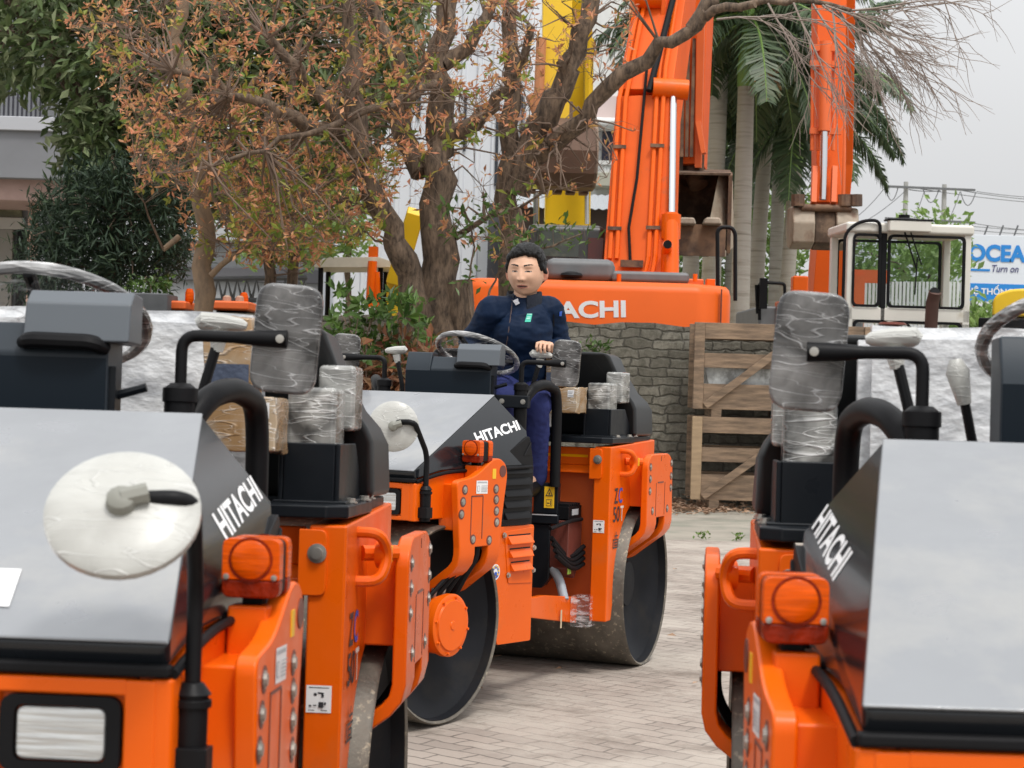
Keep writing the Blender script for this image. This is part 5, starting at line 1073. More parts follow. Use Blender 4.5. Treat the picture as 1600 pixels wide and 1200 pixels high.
# ---- grey hall at the left back with a lattice boom before it
gh = thing('grey_hall', 'long low grey hall seen between the left trunks', 'building', (W(420, 500, 66).x, 66, 0)); H2 = Vector(gh.location)
def GB(name, u0, u1, v0, v1, Ya, Yb, m):
    p, q = W(u0, v1, Ya) - H2, W(u1, v0, Ya) - H2; b = new(); box(b, p.x, q.x, Ya - 66, Yb - 66, p.z, q.z); return obj(name, b, m, gh, bevel=.03)
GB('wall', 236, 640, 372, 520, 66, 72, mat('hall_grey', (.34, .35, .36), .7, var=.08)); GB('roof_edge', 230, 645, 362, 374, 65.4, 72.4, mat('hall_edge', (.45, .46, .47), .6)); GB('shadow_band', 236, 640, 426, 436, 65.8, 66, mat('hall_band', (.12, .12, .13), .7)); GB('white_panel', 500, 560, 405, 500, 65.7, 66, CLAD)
lc = thing('lattice_boom', 'grey lattice crane boom lying behind the wall between two trunks', 'crane boom', (W(390, 470, 34).x, 34, 0)); H3 = Vector(lc.location)
b = new()
for v in (436, 470):
    for y in (33.7, 34.3): tube(b, [W(318, v, y) - H3, W(480, v - 2, y) - H3], .05, 6)
obj('chord', b, GREYC, lc); b = new()
for k in range(11):
    u = 318 + k * 15
    for y in (33.7, 34.3): tube(b, [W(u, 470, y) - H3, W(u + 7.5, 436, y) - H3, W(u + 15, 470, y) - H3], .03, 5)
obj('lacing', b, GREYC, lc)
b = new(); p, q = W(318, 470, 34) - H3, W(480, 470, 34) - H3
for x in (p.x, q.x): box(b, x - .1, x + .1, -.4, .4, 0, p.z)
obj('trestle', b, GREYC, lc)
pb_ = thing('planter_box', 'grey stone planter with shrubs at the foot of the dark conifer', 'planter', (W(230, 500, 25.5).x, 25.5, 0)); H4 = Vector(pb_.location)
p, q = W(192, 482, 25.4) - H4, W(268, 460, 25.4) - H4; b = new(); box(b, p.x - .6, q.x, -.4, .4, 0, q.z); obj('box', b, mat('slate_block', (.09, .095, .10), .7, var=.2, vscale=6), pb_, bevel=.02)
# ================================================================ trees
BARK = mat('rough_bark', (.165, .115, .078), .9, var=.4, vscale=6, second=(.045, .031, .022), sscale=22, slo=.40, shi=.64, bump=1.0, bscale=16, stretch=(1, 1, .28))
BARKP = mat('pale_bark', (.24, .165, .105), .9, var=.3, vscale=5, second=(.10, .075, .055), sscale=5, slo=.5, shi=.7, bump=.6, bscale=18, stretch=(1, 1, .4))
TWIG = mat('twig_bark', (.145, .098, .07), .85, var=.2)
BROWNL = leafmat('rust_leaf', [(.64, .27, .15), (.54, .215, .115), (.66, .36, .19), (.38, .16, .08), (.56, .36, .11), (.70, .34, .21)], .6, .35)
OLIVEL = leafmat('olive_leaf', [(.22, .24, .04), (.14, .22, .035), (.40, .31, .06), (.19, .28, .06)], .5, .3)
DARKL = leafmat('dark_green_leaf', [(.07, .11, .035), (.11, .16, .055), (.21, .24, .13), (.05, .08, .03), (.15, .20, .075)], .45, .2)  # the paler greens put highlights into the leaf colour
PINEL = leafmat('conifer_leaf', [(.018, .036, .02), (.03, .055, .028), (.014, .028, .017), (.045, .075, .03)], .6, .1)
BUSHL = leafmat('bush_leaf', [(.05, .10, .02), (.085, .155, .03), (.035, .075, .016), (.13, .20, .05)], .38, .25)
REDL = leafmat('red_bush_leaf', [(.22, .07, .04), (.16, .09, .04), (.28, .12, .06), (.10, .09, .035)], .55, .2)
BACKL = leafmat('bright_back_leaf', [(.17, .28, .06), (.24, .36, .10), (.12, .21, .05), (.32, .42, .17)], .5, .35)
PALML = leafmat('palm_leaf', [(.05, .085, .04), (.075, .12, .055), (.035, .06, .03), (.12, .155, .085)], .45, .2)
rt = random.Random(21)
def rv(s): return Vector((rt.gauss(0, s), rt.gauss(0, s), rt.gauss(0, s)))
def limb(b, pts, r0, r1, n=9, wob=.03):
    P = smooth_path(pts, .6, 3) if len(pts) > 2 else [Vector(p) for p in pts]
    Q = []
    for a_, c_ in zip(P, P[1:]):
        k = max(1, int((c_ - a_).length / .25))
        Q += [a_.lerp(c_, i / k) for i in range(k)]
    Q.append(P[-1]); m = len(Q)
    Q = [q + rv(wob) * (0 if i in (0, m - 1) else 1) for i, q in enumerate(Q)]
    rad = [(r0 + (r1 - r0) * (i / (m - 1))) * rt.uniform(.92, 1.1) for i in range(m)]
    tube(b, Q, rad, n); return Q
def nearest(skel, p): return min(skel, key=lambda q: (q - p).length_squared + max(0, (q.z - p.z)) * .5)
def twig(b, a, c, r, sag=.1, n=4):
    m = max(2, min(6, int((c - a).length / .3))); P = [a.lerp(c, i / m) + (rv(.03 * (c - a).length) if 0 < i < m else Vector()) + Vector((0, 0, sag * math.sin(math.pi * i / m))) for i in range(m + 1)]
    tube(b, P, [r * (1 - .7 * i / m) for i in range(m + 1)], n, caps=False); return P
def rosette(b, p, d, n, L, Wd, mi):
    d = d.normalized(); a0 = d.orthogonal().normalized(); a1 = d.cross(a0); ph = rt.uniform(0, 6.28)
    for i in range(n):
        a = ph + 6.28 * i / n + rt.uniform(-.3, .3); q = a0 * math.cos(a) + a1 * math.sin(a); k = rt.uniform(.2, .9)
        leaf(b, p + q * .005 + rv(.008), (q + d * k + rv(.35)).normalized(), (d + rv(.5)).normalized(), L * rt.uniform(.45, 1.25), Wd * rt.uniform(.6, 1.25), mi, rt.uniform(-.1, .6))
def inpoly(u, v, poly):
    c = False; j = len(poly) - 1
    for i in range(len(poly)):
        (x0, y0), (x1, y1) = poly[i], poly[j]
        if (y0 > v) != (y1 > v) and u < (x1 - x0) * (v - y0) / (y1 - y0) + x0: c = not c
        j = i
    return c
def crown_points(poly, n, Ya, Yb):
    us = [p[0] for p in poly]; vs = [p[1] for p in poly]; out = []
    while len(out) < n:
        u, v = rt.uniform(min(us), max(us)), rt.uniform(min(vs), max(vs))
        if inpoly(u, v, poly): out.append(W(u, v, rt.uniform(Ya, Yb)))
    return out
def rust_tree(label, base, limbs, crowns, bark, group='trees with rusty leaves along the wall'):
    t = thing('broadleaf_tree', label, 'tree', base, group=group); o = Vector(base)
    b = new(); skel = []
    for (pts, r0, r1) in limbs: skel += limb(b, [W(*p) - o for p in pts], r0, r1)
    obj('trunk', b, bark, t, sharp=80)
    tb, lb_ = new(), new()
    for (poly, nb, nr, Ya, Yb, green, bare) in crowns:
        tips = [p - o for p in crown_points(poly, nb, Ya, Yb)]; sk2 = []
        for p in tips: sk2 += twig(tb, nearest(skel, p), p, .016, rt.uniform(-.05, .2), 5)[1:]
        for p in crown_points(poly, nr, Ya, Yb):
            p = p - o; a_ = nearest(sk2, p); d = p - a_
            if d.length > .75: p = a_ + d.normalized() * rt.uniform(.3, .75); d = p - a_
            twig(tb, a_, p, .0045, rt.uniform(-.04, .05), 3)
            if rt.random() < bare: continue
            g = rt.random() < green
            rosette(lb_, p, (d.normalized() + Vector((0, 0, .5)) + rv(.3)), rt.choice((2, 3, 4, 5, 6, 7)), rt.uniform(.06, .125) if not g else rt.uniform(.08, .15), rt.uniform(.022, .040) if not g else .046, 1 if g else 0)
    obj('branches', tb, TWIG, t, flat=True, recalc=False); obj('crown', lb_, [BROWNL, OLIVEL], t, flat=True, recalc=False)
    return t
def gp(u, Y): q = W(u, 583, Y); return (q.x, Y, -.01)
rust_tree('big rusty leaved tree with a thick twin trunk just left of the seated man', gp(690, 21.2), [
    ([(692, 800, 21.2), (690, 560, 21.2), (684, 420, 21.2), (678, 300, 21.2), (692, 190, 21.2), (690, 90, 21.2), (700, -60, 21.4)], .25, .10),
    ([(655, 640, 21.1), (655, 500, 21.1), (640, 420, 21.0), (600, 345, 20.9), (560, 250, 20.7), (530, 180, 20.6), (470, 110, 20.4), (420, 60, 20.2)], .18, .05),
    ([(715, 800, 21.3), (718, 560, 21.3), (712, 440, 21.2)], .22, .17),
    ([(560, 250, 20.7), (545, 120, 20.8), (540, -60, 20.8)], .12, .06), ([(545, 210, 20.7), (470, 190, 20.4), (380, 150, 20.2), (270, 110, 20.0)], .09, .03),
    ([(660, 270, 21.2), (620, 190, 21.4), (640, 120, 21.4), (600, 60, 21.6), (560, -60, 21.8)], .13, .05), ([(690, 215, 21.2), (750, 190, 21.0), (800, 130, 20.8), (830, 40, 20.6)], .11, .04),
    ([(690, 130, 21.2), (640, 150, 20.6), (560, 180, 20.2), (430, 230, 19.8), (330, 260, 19.6)], .06, .02), ([(692, 100, 21.2), (760, 40, 21.3), (800, -60, 21.4)], .09, .05), ([(712, 370, 21.2), (770, 340, 20.8), (850, 300, 20.6)], .04, .012)], [
    ([(90, 20), (300, -60), (760, -60), (850, 20), (830, 130), (740, 220), (640, 250), (600, 320), (540, 370), (430, 400), (340, 330), (210, 270), (180, 160)], 210, 2050, 19.4, 22.4, .16, .16),
    ([(330, 250), (630, 240), (590, 375), (480, 392), (360, 400)], 44, 420, 19.6, 21.6, .45, .15),
    ([(620, 130), (840, 120), (830, 420), (700, 400), (640, 330)], 40, 200, 20.2, 22, .18, .45)], BARK)
rust_tree('dark limbed tree behind the man, one long bare branch reaching right to the palms', gp(800, 22.4), [
    ([(800, 720, 22.4), (800, 480, 22.4), (796, 330, 22.3), (798, 215, 22.3), (800, 60, 22.2), (790, -60, 22.2)], .17, .08),
    ([(806, 300, 22.3), (830, 232, 22.2), (868, 150, 22.1), (905, 70, 22.0), (930, -60, 22)], .17, .10),
    ([(826, 255, 22.2), (900, 195, 21.9), (990, 105, 21.6), (1075, 45, 21.4), (1130, 10, 21.2), (1180, 6, 21)], .115, .04), ([(1080, 45, 21.4), (1105, 0, 21.4), (1130, -60, 21.4)], .08, .05), ([(1150, 12, 21.2), (1240, 2, 20.9), (1330, 16, 20.7)], .04, .022)], [
    ([(760, -60), (1000, -60), (980, 100), (880, 150), (800, 200)], 40, 260, 21, 23, .06, .45),
    ([(780, 180), (1000, 190), (940, 300), (800, 330)], 24, 160, 20.6, 22.2, .05, .85)], BARK)
# bare fan of twigs at the right end of the long branch
t = [o for o in COL.objects if o.get('label', '').startswith('dark limbed')][0]; o_ = Vector(t.location); b = new()
def fan(a, d, L, r, depth):
    n = 4; P = [a]
    for i in range(n): d = (d + rv(.10) + Vector((.03, 0, -.045))).normalized(); P.append(P[-1] + d * L / n)
    tube(b, P, [r * (1 - .55 * i / n) for i in range(n + 1)], 4, caps=False)
    if depth:
        for i in range(1, n + 1):
            for q in range(1 if (i + depth) % 2 else 2):
                dd = (d + Vector((rt.gauss(0, .4), rt.gauss(0, .35), rt.gauss(-.05, .4)))).normalized(); fan(P[i], dd, L * rt.uniform(.45, .75), r * .55, depth - 1)
for (u, v, du, dv) in ((1290, 8, 120, 30), (1300, 12, 110, 80), (1270, 6, 60, 110), (1320, 15, 140, 60), (1330, 16, 130, 5), (1240, 4, 40, 90), (1310, 14, 60, 130), (1200, 5, 30, 60), (1120, 30, 60, -10), (1325, 16, 100, 110), (1335, 16, 150, -20), (1300, 10, 30, 140), (1315, 14, 130, 40), (1285, 8, 90, 60), (1330, 15, 80, 150)):
    a = W(u, v, 20.8) - o_; c = W(u + du, v + dv, 20.8 + rt.uniform(-.4, .4)) - o_; fan(a, (c - a).normalized(), .95, .013, 2)
obj('bare_twigs', b, mat('grey_twig', (.25, .20, .17), .85), t, flat=True, recalc=False)
rust_tree('pale barked tree with its side limb, left of the wrapped mirror', gp(318, 22.6), [
    ([(318, 760, 22.6), (318, 475, 22.6), (315, 360, 22.6), (308, 270, 22.5), (300, 200, 22.4), (280, 80, 22.3), (270, -60, 22.3)], .135, .07), ([(330, 430, 22.5), (355, 400, 22.3), (395, 375, 22.1)], .04, .02), ([(310, 300, 22.5), (360, 200, 22.2), (400, 120, 22)], .06, .03), ([(280, 370, 22.5), (255, 390, 22.4)], .04, .03)], [
    ([(190, 150), (420, 140), (480, 330), (420, 420), (330, 330), (210, 300)], 50, 480, 21.2, 23.6, .18, .15), ([(265, 330), (500, 330), (500, 400), (300, 410)], 16, 130, 21.6, 23.4, .3, .2)], BARKP)
for u, lab in ((422, 'left of two thin trunks between the pale tree and the leaning trunk'), (458, 'right of two thin trunks between the pale tree and the leaning trunk')):
    rust_tree(lab, gp(u, 23.2), [([(u, 760, 23.2), (u + 2, 440, 23.2), (u - 6, 330, 23.1), (u - 10, 200, 23), (u + 10, 60, 23)], .09, .04)], [([(u - 60, 280), (u + 70, 280), (u + 60, 420), (u - 40, 420)], 12, 110, 22.4, 23.7, .4, .15)], BARK)
# ---- leafy tree generator: sprays of leaves on boughs
def leafy(name, label, base, trunk, r0, r1, blobs, lm, L, Wd, bark=BARK, cat='tree', group=None, droop=.0, per=9, spread=.28):
    t = thing(name, label, cat, base, group=group); o = Vector(base); b = new(); skel = []
    for pts in trunk: skel += limb(b, [W(*p) - o for p in pts], r0, r1, 8)
    tb = b; lb_ = new()
    for (poly, n, Ya, Yb) in blobs:
        tips = [p - o for p in crown_points(poly, max(6, n // 14), Ya, Yb)]; sk2 = []
        for p in tips: sk2 += twig(tb, nearest(skel, p), p, r1 * .5, .1, 4)[1:]
        for p in crown_points(poly, n, Ya, Yb):
            p = p - o; a_ = nearest(sk2, p); d = p - a_
            if d.length > spread * 5: p = a_ + d.normalized() * spread * 5 * rt.uniform(.5, 1)
            dd = (d.normalized() if d.length > .01 else Vector((0, 0, 1))) + rv(.4) + Vector((0, 0, -droop))
            for i in range(per): leaf(lb_, p + rv(spread * .5), (dd + rv(.6)).normalized(), Vector((0, 0, 1)) + rv(.5), L * rt.uniform(.6, 1.2), Wd * rt.uniform(.7, 1.2))
    obj('trunk', b, bark, t, sharp=80, recalc=False); obj('crown', lb_, lm, t, flat=True, recalc=False); return t
leafy('broadleaf_tree', 'dark green large leaved tree shading the balcony at top left', gp(165, 30), [[(165, 640, 30), (170, 430, 30), (185, 300, 30), (170, 150, 30), (150, -80, 30)], [(180, 300, 30), (140, 180, 29), (70, 60, 28.5), (10, 0, 28)], [(178, 220, 30), (240, 120, 30), (300, 20, 30)]], .17, .08,
    [([(-60, -80), (420, -80), (430, 60), (330, 160), (320, 330), (200, 330), (110, 190), (60, 130), (-60, 140)], 1250, 27, 32, ), ([(95, 215), (140, 160), (190, 260), (100, 262)], 50, 27, 29.5), ([(330, -80), (700, -80), (640, 120), (560, 260), (430, 330), (330, 340)], 1000, 28, 34)], DARKL, .26, .10, droop=.5, per=10, spread=.26)
leafy('conifer', 'dark conifer with dense low branches at the left, before the railed building', gp(165, 27), [[(165, 640, 27), (168, 460, 27), (176, 330, 27), (176, 250, 27)], [(172, 430, 27), (192, 345, 26.8)]], .11, .04,
    [([(20, 450), (60, 330), (130, 270), (270, 250), (300, 330), (280, 420), (215, 450), (120, 440)], 750, 25.9, 28.4)], PINEL, .20, .035, droop=.2, per=16, spread=.26)
leafy('shrub', 'small mixed shrub in the grey planter', gp(235, 25.5), [[(235, 560, 25.5), (235, 450, 25.5)]], .02, .01, [([(196, 462), (205, 440), (262, 432), (270, 460)], 40, 25.2, 25.8)], BUSHL, .10, .05, cat='shrub', per=7, spread=.1)
# ---- bush in front of the wall
bush = thing('bush', 'glossy green leaved bush with reddish lower growth in front of the big trunk', 'bush', gp(590, 19.6)); o = Vector(bush.location); b, g, rd = new(), new(), new()
for p in crown_points([(500, 620), (505, 490), (560, 455), (640, 465), (690, 520), (690, 620)], 40, 19.0, 20.4):
    p = p - o; P = twig(b, Vector((rt.gauss(0, .35), rt.gauss(0, .3), 0)), p, .014, -.05, 4)
    for q in P[2:]:
        for i in range(3): rosette(g if q.z > 1.72 + rt.gauss(0, .12) else rd, q + rv(.10), Vector((0, -.5, .7)) + rv(.4), rt.randint(5, 7), rt.uniform(.13, .19), .06, 0)
for p in crown_points([(505, 760), (505, 590), (690, 590), (690, 760)], 130, 19.0, 20.4): rosette(rd, p - o, Vector((0, -.5, .6)) + rv(.4), 6, .13, .05, 0)
obj('stems', b, TWIG, bush, flat=True, recalc=False); obj('foliage', g, BUSHL, bush, flat=True, recalc=False); obj('lower_foliage', rd, REDL, bush, flat=True, recalc=False)
# sapling behind the man
leafy('sapling', 'thin sapling with sparse fresh leaves just behind the man', gp(770, 20.6), [[(745, 700, 20.6), (760, 470, 20.6), (800, 400, 20.5), (760, 330, 20.5)], [(745, 700, 20.6), (730, 470, 20.6), (740, 380, 20.6), (722, 320, 20.6)], [(780, 440, 20.6), (850, 380, 20.4), (910, 365, 20.3)]], .016, .008, [([(690, 300), (800, 290), (830, 400), (760, 470), (700, 430)], 40, 20.2, 20.9), ([(820, 345), (930, 350), (925, 380), (830, 385)], 16, 20.1, 20.6)], BUSHL, .13, .05, cat='tree', per=4, spread=.12)
leafy('weed', 'green leaves sprouting on the wall behind the black seat cover', (W(930, 545, 23.6).x, 23.6, .0), [[(930, 790, 23.6), (925, 545, 23.6)]], .012, .006, [([(905, 552), (915, 535), (945, 540), (945, 556)], 10, 23.4, 23.8)], BUSHL, .10, .05, cat='plant', per=6, spread=.07)
# ---- royal palms
PTR = mat('palm_trunk', (.36, .335, .29), .85, var=.15, vscale=2, second=(.17, .15, .12), sscale=2, slo=.5, shi=.7, bump=.3, bscale=5, stretch=(.3, .3, 4)); SHAFT = mat('palm_crownshaft', (.17, .29, .07), .4, var=.15); SEED = mat('palm_seed_stalk', (.42, .31, .17), .8)
def palm(label, u, vt, Y, r, nf, FL, lean=0, shaft=SHAFT, seed=False):
    top = W(u, vt, Y); base = Vector((top.x - lean, Y, -.01)); t = thing('royal_palm', label, 'palm tree', base, group='royal palms'); T = top - base
    b = new(); P = [Vector((lean * (i / 12) ** 1.5, 0, T.z * i / 12)) for i in range(13)]; tube(b, P, [r * (1.25 if i == 0 else 1.1 - .25 * i / 12) for i in range(13)], 16); obj('trunk', b, PTR, t, sharp=70)
    b = new(); S1 = T + Vector((.02, 0, 1.5)); tube(b, [T - Vector((0, 0, .05)), T + Vector((0, 0, .3)), S1], [r * .92, r * .98, r * .45], 14); obj('crownshaft', b, shaft, t, sharp=70)
    lb_ = new(); st = new()
    for k in range(nf):
        a = 2.4 * k + rt.uniform(-.3, .3); e = R_(72) - R_(118) * (k / nf) * rt.uniform(.8, 1.1); d = Vector((math.cos(a) * math.cos(e), math.sin(a) * math.cos(e), math.sin(e))); P = [S1 - Vector((0, 0, .1))]; n = 12
        for i in range(n): d = (d + Vector((0, 0, -.085 - .012 * i))).normalized(); P.append(P[-1] + d * FL * .88 / n)
        tube(st, P, [.035 * (1 - .85 * i / n) for i in range(n + 1)], 4, caps=False)
        for i in range(1, n):
            for q in range(7):
                p = P[i].lerp(P[i + 1], q / 7); tdir = (P[i + 1] - P[i]).normalized(); s_ = tdir.cross(Vector((0, 0, 1))); s_ = s_.normalized() if s_.length > .05 else Vector((1, 0, 0))
                for sg in (-1, 1):
                    LL = .78 * math.sin(math.pi * (.12 + .80 * (i + q / 7) / n)) * rt.uniform(.8, 1.15); dl = (s_ * sg + tdir * .55 + Vector((0, 0, rt.uniform(-.75, .25)))).normalized()
                    m_ = p + dl * LL * .55; e_ = m_ + (dl + Vector((0, 0, -.7))).normalized() * LL * .45; wd = tdir * .032
                    A = lb_.verts.new(p - wd * .6); B = lb_.verts.new(p + wd * .6); C_ = lb_.verts.new(m_ + wd); D = lb_.verts.new(m_ - wd); E = lb_.verts.new(e_); lb_.faces.new((A, B, C_, D)); lb_.faces.new((D, C_, E))
    obj('frond_stalk', st, SHAFT, t, flat=True, recalc=False); obj('fronds', lb_, PALML, t, flat=True, recalc=False)
    if seed:
        b = new()
        for k in range(60):
            d = Vector((rt.uniform(.1, .9), rt.gauss(0, .4) - .3, rt.uniform(-.2, .6))).normalized(); q = T + Vector((.12, -.2, .05)); tube(b, [q, q + d * .35, q + d * .6 + Vector((0, 0, -.35 * rt.random()))], [.015, .012, .018], 4)
        obj('seed_cluster', b, SEED, t, flat=True, recalc=False)
palm('tall pale palm with a bright green shaft and tan seed cluster, between the two excavators', 1166, 132, 40, .20, 20, 3.5, seed=True)
palm('palm with a greyish trunk directly left of the seed bearing palm', 1126, 95, 43, .22, 20, 3.7, lean=.1, shaft=mat('dull_crownshaft', (.12, .17, .07), .5))
palm('slim palm close behind the seed bearing palm', 1200, 175, 45, .19, 20, 3.7, lean=.25, shaft=mat('dull_crownshaft', (.12, .17, .07), .5))
palm('shorter palm just left of the raised worn bucket', 1243, 265, 44, .18, 18, 3.4, lean=.2)
palm('slender palm with many hanging fronds right behind the large orange boom', 1088, 120, 46, .2, 20, 3.8, shaft=MATS['dull_crownshaft'])
palm('palm half hidden behind the seed bearing palm, low crown between the booms', 1218, 235, 52, .2, 24, 4.0, shaft=MATS['dull_crownshaft'])
palm('palm with a dark hanging crown just right of the brown bucket', 1150, 210, 54, .2, 24, 4.2, shaft=MATS['dull_crownshaft'])
palm('palm showing its fronds right of the second orange boom', 1286, 205, 50, .22, 11, 3.7, shaft=mat('dull_crownshaft', (.12, .17, .07), .5))
# ---- bright trees far behind
for (lab, u, blobs, Y) in (('bright green tree behind the palm trunks', 1150, [([(1050, 520), (1050, 395), (1100, 330), (1150, 210), (1240, 250), (1260, 420), (1240, 520)], 420, 54, 60)], 57), ('pale green tree seen through the cream cab windows', 1410, [([(1300, 480), (1310, 380), (1360, 375), (1500, 380), (1500, 480)], 190, 50, 56)], 53), ('small light tree with thin top leaves above the cream cab roof', 1450, [([(1405, 372), (1410, 345), (1440, 335), (1470, 325), (1500, 345), (1508, 430), (1400, 400)], 60, 58, 60)], 59), ('green hedge tree below the billboard', 1540, [([(1500, 530), (1506, 500), (1545, 495), (1580, 505), (1590, 530)], 110, 45, 48)], 46.5), ('green tree between the leaning trunk and the thin trunks', 540, [([(380, 400), (400, 260), (540, 230), (580, 330), (570, 400)], 260, 44, 50)], 46)):
    Yc = Y; leafy('leafy_tree', lab, gp(u, Yc), [[(u, 560, Yc), (u + 4, 0.45 * max(q[1] for q in blobs[0][0]) + .55 * min(q[1] for q in blobs[0][0]), Yc)]], .10, .04, blobs, BACKL, .30, .15, cat='tree', per=9, spread=.42)
# orange fence and pale railing beyond the cream cab
of = thing('site_fence', 'orange panel and white railing seen through the cream cab', 'fence', (W(1345, 500, 46).x, 46, 0)); H5 = Vector(of.location)
p, q = W(1300, 500, 46) - H5, W(1352, 430, 46) - H5; b = new(); box(b, p.x, q.x, 0, .1, 0, q.z); obj('panel', b, PINK, of); p2, q2 = W(1300, 440, 46) - H5, W(1392, 422, 46) - H5; b = new(); box(b, p2.x, q2.x, .11, .2, p2.z, q2.z); obj('fascia_board', b, PINK, of)
b = new()
for u in range(1340, 1510, 6): p = W(u, 500, 47) - H5; q = W(u, 440, 47) - H5; box(b, p.x - .03, p.x + .03, p.y, p.y + .05, 0, q.z)
obj('railing', b, WHITE, of)# ================================================================ the driver
from mathutils.bvhtree import BVHTree
from mathutils import noise as mn
per = thing('person', 'seated man in a navy bomber jacket and blue trousers driving the middle roller', 'person', (0, 0, 0))
GEN = []
def cap(b, p0, p1, r0, r1, n=16):   # tapered capsule volume
    p0, p1 = Vector(p0), Vector(p1); t = (p1 - p0).normalized() if (p1 - p0).length > 1e-6 else Vector((0, 0, 1)); pr = []
    for i in range(5): a = math.pi / 2 * i / 4; pr.append((r0 * math.sin(a), -r0 * math.cos(a)))
    L = (p1 - p0).length
    for i in range(5): a = math.pi / 2 * i / 4; pr.append((r1 * math.cos(a), L + r1 * math.sin(a)))
    pr[0] = (0, -r0); pr[-1] = (0, L + r1); lathe(b, pr, p0, t, n, caps=False)
def ell(b, c, rx, ry, rz, M=None, n=24):
    g = bmesh.ops.create_uvsphere(b, u_segments=n, v_segments=n // 2, radius=1)
    for v in g['verts']:
        q = Vector((v.co.x * rx, v.co.y * ry, v.co.z * rz)); v.co = Vector(c) + (M @ q if M else q)
def remesh(b, vox, smooth=2, it=.5):
    bmesh.ops.recalc_face_normals(b, faces=b.faces); me = bpy.data.meshes.new('volume'); b.to_mesh(me); b.free(); o = bpy.data.objects.new('volume', me); COL.objects.link(o)
    m = o.modifiers.new('r', 'REMESH'); m.mode = 'VOXEL'; m.voxel_size = vox; m.use_smooth_shade = True
    if smooth: s = o.modifiers.new('s', 'SMOOTH'); s.iterations = smooth; s.factor = it
    r = bpy.data.meshes.new_from_object(o.evaluated_get(bpy.context.evaluated_depsgraph_get())); bpy.data.objects.remove(o); bpy.data.meshes.remove(me); return r
SKIN = mat('skin', (.66, .40, .275), .5, spec=.3, var=.06, vscale=30, bump=.04, bscale=300); LIP = mat('lips', (.42, .16, .125), .45); BROW = mat('dark_hair', (.004, .0035, .0035), .5, spec=.25, var=.3, vscale=40, bump=.35, bscale=110, stretch=(1, .22, 1)); LID = mat('eyelash', (.03, .018, .014), .5); EARS = mat('ear_skin', (.55, .22, .14), .5)
NAVY = mat('navy_jacket', (.005, .014, .038), .6, var=.2, vscale=5, bump=.12, bscale=30, spec=.12); RIB = mat('navy_rib_knit', (.004, .008, .020), .8, bump=.6, bscale=120, stretch=(4, 4, .4)); TROU = mat('blue_trousers', (.026, .033, .115), .8, spec=.1, var=.15, bump=.25, bscale=25)
Yt = 9.98                      # depth of the torso
def PW(u, v, Y=Yt): return W(u, v, Y)
neck = PW(819, 470, 9.97); chest = PW(812, 520, 9.95); waist = PW(810, 575, 10.03); pel = PW(812, 612, 10.10)
sh_l = PW(858, 486, 10.02); sh_r = PW(769, 486, 9.92)
el_l = PW(876, 546, 10.10); wr_l = PW(862, 545, 9.90); hd_l = PW(853, 541, 9.83)
el_r = PW(736, 536, 10.02); wr_r = PW(738, 556, 9.92); hd_r = PW(741, 556, 9.86)
hip_l = PW(838, 612, 10.12); hip_r = PW(790, 612, 10.02); kn_l = PW(833, 636, 9.72); kn_r = PW(778, 628, 9.60); an_l = PW(834, 745, 9.83); an_r = PW(778, 745, 9.68)
# head frame: z up, y the way the face looks (towards the camera, turned a little to the picture's left)
hc = PW(822, 424, 9.93); yaw, pit = R_(14), R_(-9)
f = Vector((-math.sin(yaw), -math.cos(yaw), math.tan(pit))).normalized(); rgt = Vector((0, 0, 1)).cross(f).normalized() * -1; upv = rgt.cross(f)
if upv.z < 0: upv = -upv
HM = Matrix((rgt, f, upv)).transposed()
HS = 1.12
G = lambda x, s: math.exp(-(x / s) ** 2)
def headpt(d, grow=0.0, face=True):
    x, y, z = d; q = Vector((x * .085, y * .098, z * .114))
    if z < -.15: k = (-.15 - z) / .85; q.x *= 1 - .13 * k ** 1.6; q.y *= 1 - .06 * k if y > 0 else 1 - .35 * k
    if z > .1 and y < 0: q.y *= 1.03
    if y > 0: q.y *= 1 - .10 * (abs(x) ** 4); q.y -= .006 * max(0, z) ** 2
    if face and y > .1:
        X, Z, dy = q.x, q.z, 0
        nz = max(0, min(1, (.026 - Z) / .052)) if Z > -.030 else max(0, 1 - (-.030 - Z) / .010)
        dy += .023 * nz * G(X, .0115 + .005 * nz) + .009 * G(abs(X) - .0135, .0065) * G(Z + .026, .009)
        dy += -.010 * G(abs(X) - .031, .017) * G(Z - .012, .012) + .0055 * G(abs(X) - .032, .014) * G(Z - .010, .006) + .0050 * G(abs(X) - .030, .026) * G(Z - .034, .010)
        dy += .0065 * G(X, .021) * G(Z + .0545, .0045) + .0070 * G(X, .019) * G(Z + .067, .0055) - .0045 * G(X, .024) * G(Z + .0605, .0020) - .003 * G(X, .012) * G(Z + .045, .005)
        dy += .008 * G(X, .020) * G(Z + .096, .013) + .005 * G(abs(X) - .042, .018) * G(Z + .022, .022) - .003 * G(abs(X) - .033, .008) * G(Z + .052, .012)
        q.y += dy
    if grow: q += Vector((x, y, z)).normalized() * grow
    return hc + HM @ (q * HS)
b = new(); g_ = bmesh.ops.create_uvsphere(b, u_segments=120, v_segments=90, radius=1)
for v in g_['verts']: v.co = headpt(tuple(v.co))
for s in (-1, 1):
    ME = HM @ Matrix.Rotation(s * .35, 3, 'Z'); ell(b, hc + HM @ Vector((s * .100, -.014, -.012)), .011, .021, .036, ME, 16); ell(b, hc + HM @ Vector((s * .094, -.008, -.036)), .010, .014, .016, ME, 12)
cap(b, hc + HM @ Vector((0, -.02, -.06)), neck, .056, .062); cap(b, neck, chest + Vector((0, .03, 0)), .062, .08)
cap(b, chest + Vector((0, .02, 0)), waist, .095, .10); cap(b, waist, pel, .11, .12); cap(b, sh_l, sh_r, .06, .06)
